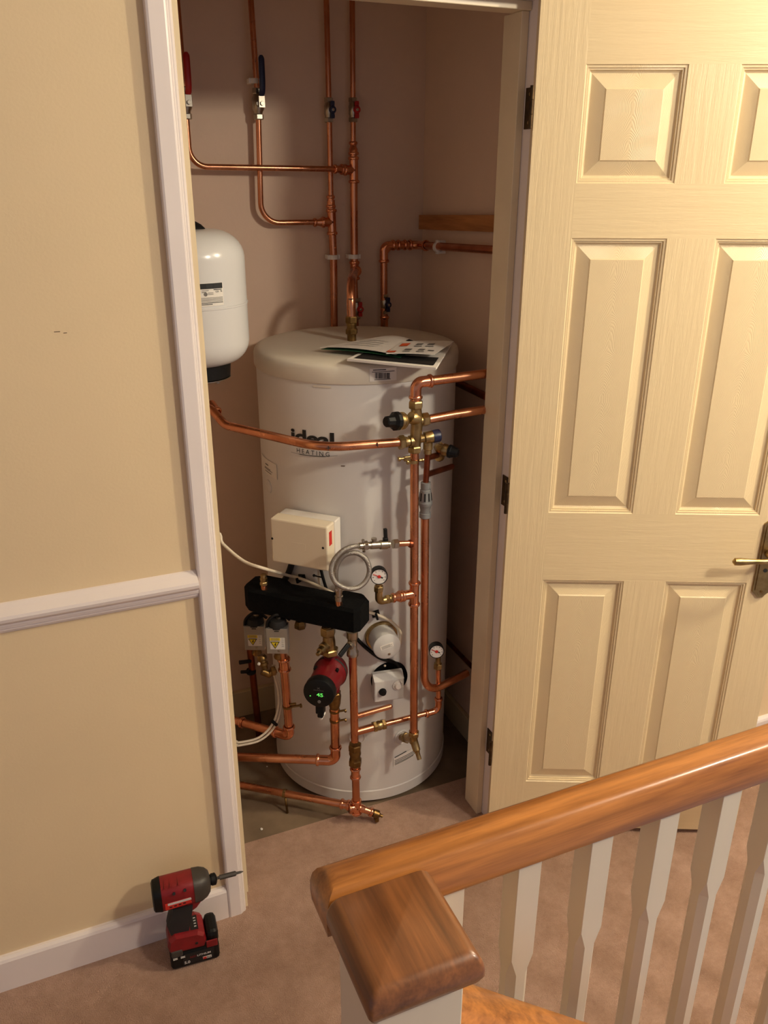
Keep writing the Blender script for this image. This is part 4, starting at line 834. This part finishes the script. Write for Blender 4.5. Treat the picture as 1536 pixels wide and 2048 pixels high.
q = at(549, 1446, .262); tag(MB().tube([at(544, 1442, .258), at(553, 1450, .258)], .0048, 8).build('cable_tie', m_black, None, q), 'black tie binding the two white cables', 'cable tie')
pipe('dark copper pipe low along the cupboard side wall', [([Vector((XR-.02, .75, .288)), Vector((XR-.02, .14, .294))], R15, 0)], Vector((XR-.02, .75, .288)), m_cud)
# debris on the slab
for k, (px, py, r) in enumerate(((523, 1658, .004), (534, 1533, .0025))):
    p = atz(px, py, -.004); tag(MB().sphere(p, r, 8, (1, 1.3, .6)).build('plaster_crumb', m_white, None, p), ('larger white plaster crumb on the bare floor slab', 'tiny white plaster crumb by the cylinder foot')[k], 'crumb')

# ------------------------------------------------------------------ papers on the lid
def sheet(name, label, corners, z, m, th=.0008, curl=None, bulge=0):
    # corners in pixel positions on the lid plane, order: near-left, near-right, far-right, far-left
    P4 = [atz(px, py, z+(curl[i] if curl else 0)) for i, (px, py) in enumerate(corners)]
    N_ = 8; vs = []
    for up in (0, 1):
        for j in range(N_+1):
            for i in range(N_+1):
                u, v_ = i/N_, j/N_; p = (P4[0]*(1-u)+P4[1]*u)*(1-v_)+(P4[3]*(1-u)+P4[2]*u)*v_
                vs.append(p+UZ*(up*th+bulge*4*u*(1-u)))
    k = (N_+1)**2; fs = []
    for j in range(N_):
        for i in range(N_):
            a = j*(N_+1)+i; fs += [[a, a+N_+1, a+N_+2, a+1], [k+a, k+a+1, k+a+N_+2, k+a+N_+1]]
    ed = [j for j in range(N_)]
    for i in range(N_):
        fs += [[i, i+1, k+i+1, k+i], [k-1-i, k-2-i, 2*k-2-i, 2*k-1-i], [(i+1)*(N_+1), i*(N_+1), k+i*(N_+1), k+(i+1)*(N_+1)], [i*(N_+1)+N_, (i+1)*(N_+1)+N_, k+(i+1)*(N_+1)+N_, k+i*(N_+1)+N_]]
    loc = (P4[0]+P4[2])/2
    t = thing(name, label, 'paper', loc); MB().add(vs, fs, True).build('pages', m, t)
    def mark(u0, u1, v0, v1, mm, nm='print'):
        g_ = lambda u, v_: (P4[0]*(1-u)+P4[1]*u)*(1-v_)+(P4[3]*(1-u)+P4[2]*u)*v_+UZ*(th+.0009+bulge*4*u*(1-u))
        n_ = 5; V = [g_(u0+(u1-u0)*i/n_, v_) for v_ in (v0, v1) for i in range(n_+1)]; V += [q+UZ*.0003 for q in V]; h = 2*(n_+1)
        F_ = []
        for i in range(n_): F_ += [[i, i+1, n_+2+i, n_+1+i], [h+i, h+n_+1+i, h+n_+2+i, h+i+1]]
        MB().add(V, F_, False).build(nm, mm, t)
    return mark
mk_ = sheet('booklet', 'booklet with a black band on its cover, lowest on the lid', [(694, 722), (872, 740), (905, 688), (760, 690)], LZ+.001, m_paper, .005)
mk_(.06, .96, .06, .34, m_ink, 'black_band')
sheet('green_folder', 'green card peeking from under the white sheets', [(642, 699), (800, 716), (840, 690), (700, 684)], LZ+.0075, m_green, .001, (.0, 0, .004, .006), .004)
mk_ = sheet('printed_sheet', 'white printed sheet with orange squares on top of the pile', [(640, 695), (792, 710), (834, 684), (770, 672)], LZ+.0125, m_paper, .0007, (.0, .001, .003, .004), .006)
for k in range(4): mk_(.18, .62, .2+.12*k, .225+.12*k, m_paper)
mk_(.80, .93, .84, .95, m_ink); mk_(.86, .97, .04, .20, m_orange)
mk_ = sheet('folded_leaflet', 'white leaflet with orange panel and black print, right of the pile', [(772, 708), (868, 710), (908, 683), (800, 684)], LZ+.0150, m_paper, .0008, (.003, .003, .004, .004), .002)
mk_(.10, .26, .55, .78, m_orange); mk_(.02, .16, .06, .18, m_orange)
for u0, u1, v0, v1 in ((.40, .52, .62, .74), (.62, .74, .62, .74), (.30, .44, .20, .32), (.58, .70, .20, .32), (.40, .55, .50, .54), (.62, .78, .50, .54), (.78, .9, .2, .26), (.3, .45, .1, .13), (.58, .74, .1, .13)): mk_(u0, u1, v0, v1, m_greyink)

# ------------------------------------------------------------------ newel, handrails, balusters
CZ = 1.0
nw = thing('newel_post', 'white square newel post with a dark varnished wooden cap', 'newel post', (.262, -.995, 0))
NX0, NX1, NY0, NY1 = .2015, .327, -1.062, -.936
def rounded_cap(x0, x1, y0, y1, z0, z1, r):
    loops = [(r*.9, z0), (r*.3, z0+.005), (.0, z0+.014), (.0, z1-.020), (r*.14, z1-.012), (r*.42, z1-.0055), (r*.8, z1-.0015), (r*1.15, z1)]
    vs = []; K = 5; m_ = 4*K
    for i, z in loops:
        rc = .0045
        for cx, cy, a0_ in ((x1-i-rc, y0+i+rc, -pi/2), (x1-i-rc, y1-i*.15-rc, 0), (x0+i+rc, y1-i*.15-rc, pi/2), (x0+i+rc, y0+i+rc, pi)):
            vs += [(cx+rc*cos(a0_+pi/2*k/(K-1)), cy+rc*sin(a0_+pi/2*k/(K-1)), z) for k in range(K)]
    n_ = len(loops); return MB().add(vs, [list(range(m_))[::-1], list(range(m_*n_-m_, m_*n_))]+[[k*m_+j, k*m_+(j+1) % m_, k*m_+m_+(j+1) % m_, k*m_+m_+j] for k in range(n_-1) for j in range(m_)], True)
rounded_cap(NX0, NX1, NY0, NY1, CZ-.042, CZ, .012).build('cap', m_cap, nw)
MB().span(.216, .3125, -1.044, -.9365, 0, CZ-.042, .002).build('post', m_spindle, nw)
RY0, RY1, RZ0, RZ1 = -.9355, -.878, .938, 1.002
rp = [(RY0+.006, RZ0), (RY0+.001, RZ0+.006), (RY0, RZ0+.018), (RY0, RZ0+.034), (RY0+.0025, RZ1-.017), (RY0+.007, RZ1-.008), (RY0+.014, RZ1-.0025), (RY0+.022, RZ1), (RY1-.022, RZ1), (RY1-.014, RZ1-.0025), (RY1-.007, RZ1-.008), (RY1-.0025, RZ1-.017), (RY1, RZ0+.034), (RY1, RZ0+.018), (RY1-.001, RZ0+.006), (RY1-.006, RZ0)]
rail = thing('handrail', 'light varnished oak handrail running right from the newel cap', 'handrail', (1.0, -.905, RZ0))
n = len(rp); XA0 = .255
RX0 = .2035; ins = [min(y-RY0, RY1-y) for y, z in rp]
MB().add([(RX0+i_, y, z) for (y, z), i_ in zip(rp, ins)]+[(2.6, y, z) for y, z in rp], [[i, i+1, n-2-i, n-1-i] for i in range(n//2-1)]+[list(range(n, 2*n))[::-1]]+[[i, (i+1) % n, n+(i+1) % n, n+i] for i in range(n)], True).build('rail', m_oak, rail)
ordn = ['first', 'second', 'third', 'fourth', 'fifth', 'sixth', 'seventh', 'eighth', 'ninth', 'tenth', 'eleventh', 'twelfth']
def baluster(x, y, w=.0165):
    mb = MB(); c = .0095
    lv = [(.02, 0), (.17, 0), (.20, c), (.745, c), (.775, 0), (RZ0+.002, 0)]
    vs = []
    for z, k in lv:
        k = max(k, .0006)
        vs += [(x+a*w-(a*k if s == 0 else 0), y+b*w-(b*k if s == 1 else 0), z) for a, b, s in ((-1, -1, 1), (-1, -1, 0), (1, -1, 0), (1, -1, 1), (1, 1, 1), (1, 1, 0), (-1, 1, 0), (-1, 1, 1))]
    n_ = len(lv); return mb.add(vs, [list(range(8))[::-1], list(range(8*n_-8, 8*n_))]+[[k*8+j, k*8+(j+1) % 8, k*8+8+(j+1) % 8, k*8+8+j] for k in range(n_-1) for j in range(8)], False)
b_ = baluster(0, 0).build('baluster', m_spindle, None, (0, 0, 0)); proto = b_
for k in range(12):
    o = proto if k == 0 else proto.copy()
    if k: COL.objects.link(o)
    o.location = (.362+.1075*k, -.908, 0)
    tag(o, 'white chamfered baluster, %s from the newel post along the landing rail' % ordn[k], 'baluster', 'white balusters under the landing handrail')
struct('trim_7', MB().span(.3135, 2.6, -.945, -.8855, -.26, .02, .002), m_trim, 'white base rail and string under the balusters')
sa = radians(42); sdv = Vector((cos(sa), 0, -sin(sa))); snv = Vector((sin(sa), 0, cos(sa)))
q = at(930, 1958, -.985); 
sp = [(-.03, -.05), (-.034, -.035), (-.032, -.012), (-.022, -.002), (-.01, 0), (.01, 0), (.022, -.002), (.032, -.012), (.034, -.035), (.03, -.05)]
sr = MB(); n = len(sp); st = Vector((.3128, -1.005, 0)); st.z = q.z+(q.x-st.x)*math.tan(sa)-.004
A_ = [st+UY*a+snv*b for a, b in sp]; 
A_ = [p-sdv*((p.x-.3128)/sdv.x) for p in A_]
sr.add(A_+[p+sdv*1.7 for p in A_], [list(range(n)), list(range(n, 2*n))[::-1]]+[[i, (i+1) % n, n+(i+1) % n, n+i] for i in range(n)], True)
tag(sr.build('stair_handrail', m_oak, None, st), 'oak stair handrail sloping down from the newel post', 'handrail')
stg = bpy.data.objects.new('stairs', None); COL.objects.link(stg); stg['kind'] = 'structure'; stg['label'] = 'carpeted stair flight going down beside the landing'
for k in range(8): MB().span(.302+.215*k, .302+.215*(k+1)+.02, -1.86, -.946, -.19*(k+1)-.19, -.19*(k+1), .01).build('tread', m_stair, stg)

# ------------------------------------------------------------------ impact driver
fl_ = atz(344, 1944); fr_ = atz(433, 1924); ux = Vector((cos(radians(-4)), sin(radians(-4)), 0)); uy = Vector((-ux.y, ux.x, 0))
SC = 1.0
o0 = Vector((fl_.x, fl_.y, 0))+ux*.056+uy*.036
o0 += UZ*.001
dr = thing('impact_driver', 'red and black cordless impact driver standing on its battery', 'power tool', o0)
def q_(x, y, z): return o0+ux*x+uy*y+UZ*z
AX = (ux, uy, UZ)
bat = MB().box(q_(0, 0, .024), (.112, .072, .048), AX, .008).box(q_(.004, 0, .048), (.098, .066, .022), AX, .006).build('battery', m_black, dr)
MB().box(q_(.043, 0, .062), (.028, .064, .040), AX, .010).build('battery_latch', m_black, bat)
MB().box(q_(.040, -.0345, .053), (.026, .004, .020), AX, .003).build('battery_side_button', m_dred, bat)
yn = -uy
def side(x, z, w_, h_, m_, nm, yy=.0362, sk=0): return MB().prism([(0, 0), (w_, 0), (w_+sk, h_), (sk, h_)], q_(x, -yy, z), ux, UZ, yn, .0008).build(nm, m_, bat)
side(-.030, .012, .070, .030, m_ink, 'battery_label', .0362, .004)
vs_, fs_ = textmesh('5.0', .03)
MB().add([q_(-.026+u*.013, -.0374, .013+v_*.0085) for u, v_ in vs_], fs_, False).build('lettering', m_white, bat)
vs_, fs_ = textmesh('LITHIUM', .02); MB().add([q_(.004+u*.031, -.0374, .027+v_*.0055) for u, v_ in vs_], fs_, False).build('lettering', m_white, bat)
vs_, fs_ = textmesh('RED', .02); MB().add([q_(-.012+u*.014, -.0374, .027+v_*.0055) for u, v_ in vs_], fs_, False).build('lettering', m_dred, bat)
side(.016, .013, .020, .007, m_white, 'label_badge', .0368); side(.0165, .0135, .008, .006, m_redink, 'label_badge', .0374)
vs_, fs_ = textmesh('M18', .02); MB().add([q_(.0255+u*.009, -.0378, .0142+v_*.0045) for u, v_ in vs_], fs_, False).build('lettering', m_ink, bat)
for xx in (-.050, -.033):
    for k in range(2): side(xx, .034+.0035*k, .010, .0014, m_white, 'label_stripe', .0366)
MB().box(q_(-.040, -.033, .050), (.026, .010, .018), AX, .003).build('latch_tab', m_toolgrey, bat)
# foot
ft = [(-.056, .052), (.026, .050), (.030, .062), (.026, .082), (.012, .092), (-.040, .096), (-.054, .086), (-.058, .066)]
def slab(poly, w_, nm, m_, par, bev=.006):
    lo = [(-w_/2, .90), (-w_/2+bev, 1.0), (w_/2-bev, 1.0), (w_/2, .90)]; cx = sum(p[0] for p in poly)/len(poly); cz = sum(p[1] for p in poly)/len(poly); vs = []
    for y, k in lo: vs += [q_(cx+(a-cx)*k, y, cz+(b-cz)*k) for a, b in poly]
    n_ = len(poly); return MB().add(vs, [list(range(n_)), list(range(3*n_, 4*n_))[::-1]]+[[r*n_+i, r*n_+(i+1) % n_, (r+1)*n_+(i+1) % n_, (r+1)*n_+i] for r in range(3) for i in range(n_)], False).build(nm, m_, par)
foot = slab(ft, .070, 'foot', m_dred, dr, .010)
MB().box(q_(.005, -.0, .0925), (.018, .040, .002), (ux, uy, UZ)).build('mode_panel', m_ink, foot)
for k in range(4): MB().box(q_(.008, -.012+.008*k, .0938), (.005, .0025, .0006), AX).build('mode_light', m_grey, foot)
MB().lathe(q_(.006, -.033, .066), yn, [(0, .0035), (.003, .0035)], 8).build('screw_hole', m_ink, foot)
gp = [(-.050, .088), (-.006, .088), (.000, .115), (.008, .150), (.010, .168), (-.038, .170), (-.046, .140), (-.054, .112)]
slab(gp, .040, 'grip', m_rubber, dr, .012)
slab([(-.004, .140), (.016, .152), (.028, .168), (.030, .178), (-.006, .178)], .032, 'trigger_guard', m_dred, dr, .006)
MB().lathe(q_(.024, 0, .163), ux, [(0, .009), (.006, .0085), (.008, .004)], 14).build('trigger', m_black, dr)
# motor housing along ux, axis at z=.203
hz0 = .205
def hlo(prof, nm, m_, par, sq=.0, n_=28):
    vs = []
    for x, ry, rz, dz in prof:
        for k in range(n_):
            a = 2*pi*k/n_; c_, s_ = cos(a), sin(a); e_p = .62
            vs.append(q_(x, ry*math.copysign(abs(c_)**e_p, c_), hz0+dz+rz*math.copysign(abs(s_)**e_p, s_)))
    L_ = len(prof); return MB().add(vs, [list(range(n_))[::-1], list(range((L_-1)*n_, L_*n_))]+[[i*n_+k, i*n_+(k+1) % n_, (i+1)*n_+(k+1) % n_, (i+1)*n_+k] for i in range(L_-1) for k in range(n_)]).build(nm, m_, par)
hs = hlo([(-.060, .030, .033, -.001), (-.056, .0315, .0345, -.001), (.010, .0315, .034, 0), (.018, .031, .033, 0)], 'motor_housing', m_dred, dr)
hlo([(-.077, .024, .027, -.003), (-.074, .029, .032, -.002), (-.060, .0318, .0350, -.001), (-.057, .0318, .0350, -.001)], 'rear_cap', m_black, dr)
hlo([(.014, .0325, .0345, .0), (.030, .0315, .0335, 0), (.042, .0270, .029, .001), (.050, .0200, .021, .002), (.052, .013, .013, .003)], 'nose', m_toolgrey, dr)
MB().lathe(q_(.050, 0, hz0+.003), ux, [(0, .012), (.004, .012), (.005, .0135), (.014, .0135), (.016, .011), (.018, .006)], 18).build('chuck_collar', m_black, dr)
MB().lathe(q_(.067, 0, hz0+.003), ux, [(0, .0035), (.007, .0035), (.007, .0062), (.043, .0062), (.045, .005), (.046, .0032), (.055, .003), (.062, .0008)], 8, False).build('bit_holder', m_toolgrey, dr)
MB().prism([(-.052, -.020), (.006, -.016), (.002, .000), (-.052, -.002)], q_(0, -.0318, hz0), ux, UZ, yn, .0008).build('side_label', m_redink, hs)
MB().prism([(-.046, -.008), (.006, -.006), (.005, .000), (-.046, -.002)], q_(0, -.0326, hz0), ux, UZ, yn, .0006).build('label_stripe', m_grey, hs)
for k in range(4): MB().box(q_(-.040+.010*k, -.0328, hz0-.014+.0008*k), (.006, .0006, .003), AX).build('label_print', m_ink, hs)
for xx, zz in ((-.030, .020), (-.006, .022)): MB().lathe(q_(xx, -.029, hz0+zz), (yn+UZ*.5).normalized(), [(0, .0034), (.0035, .0034)], 8).build('screw_hole', m_ink, hs)
for xx in (-.048, -.036, -.018): MB().box(q_(xx, -.012, hz0+.0345), (.0016, .024, .0012), AX).build('ridge', m_dred, hs)
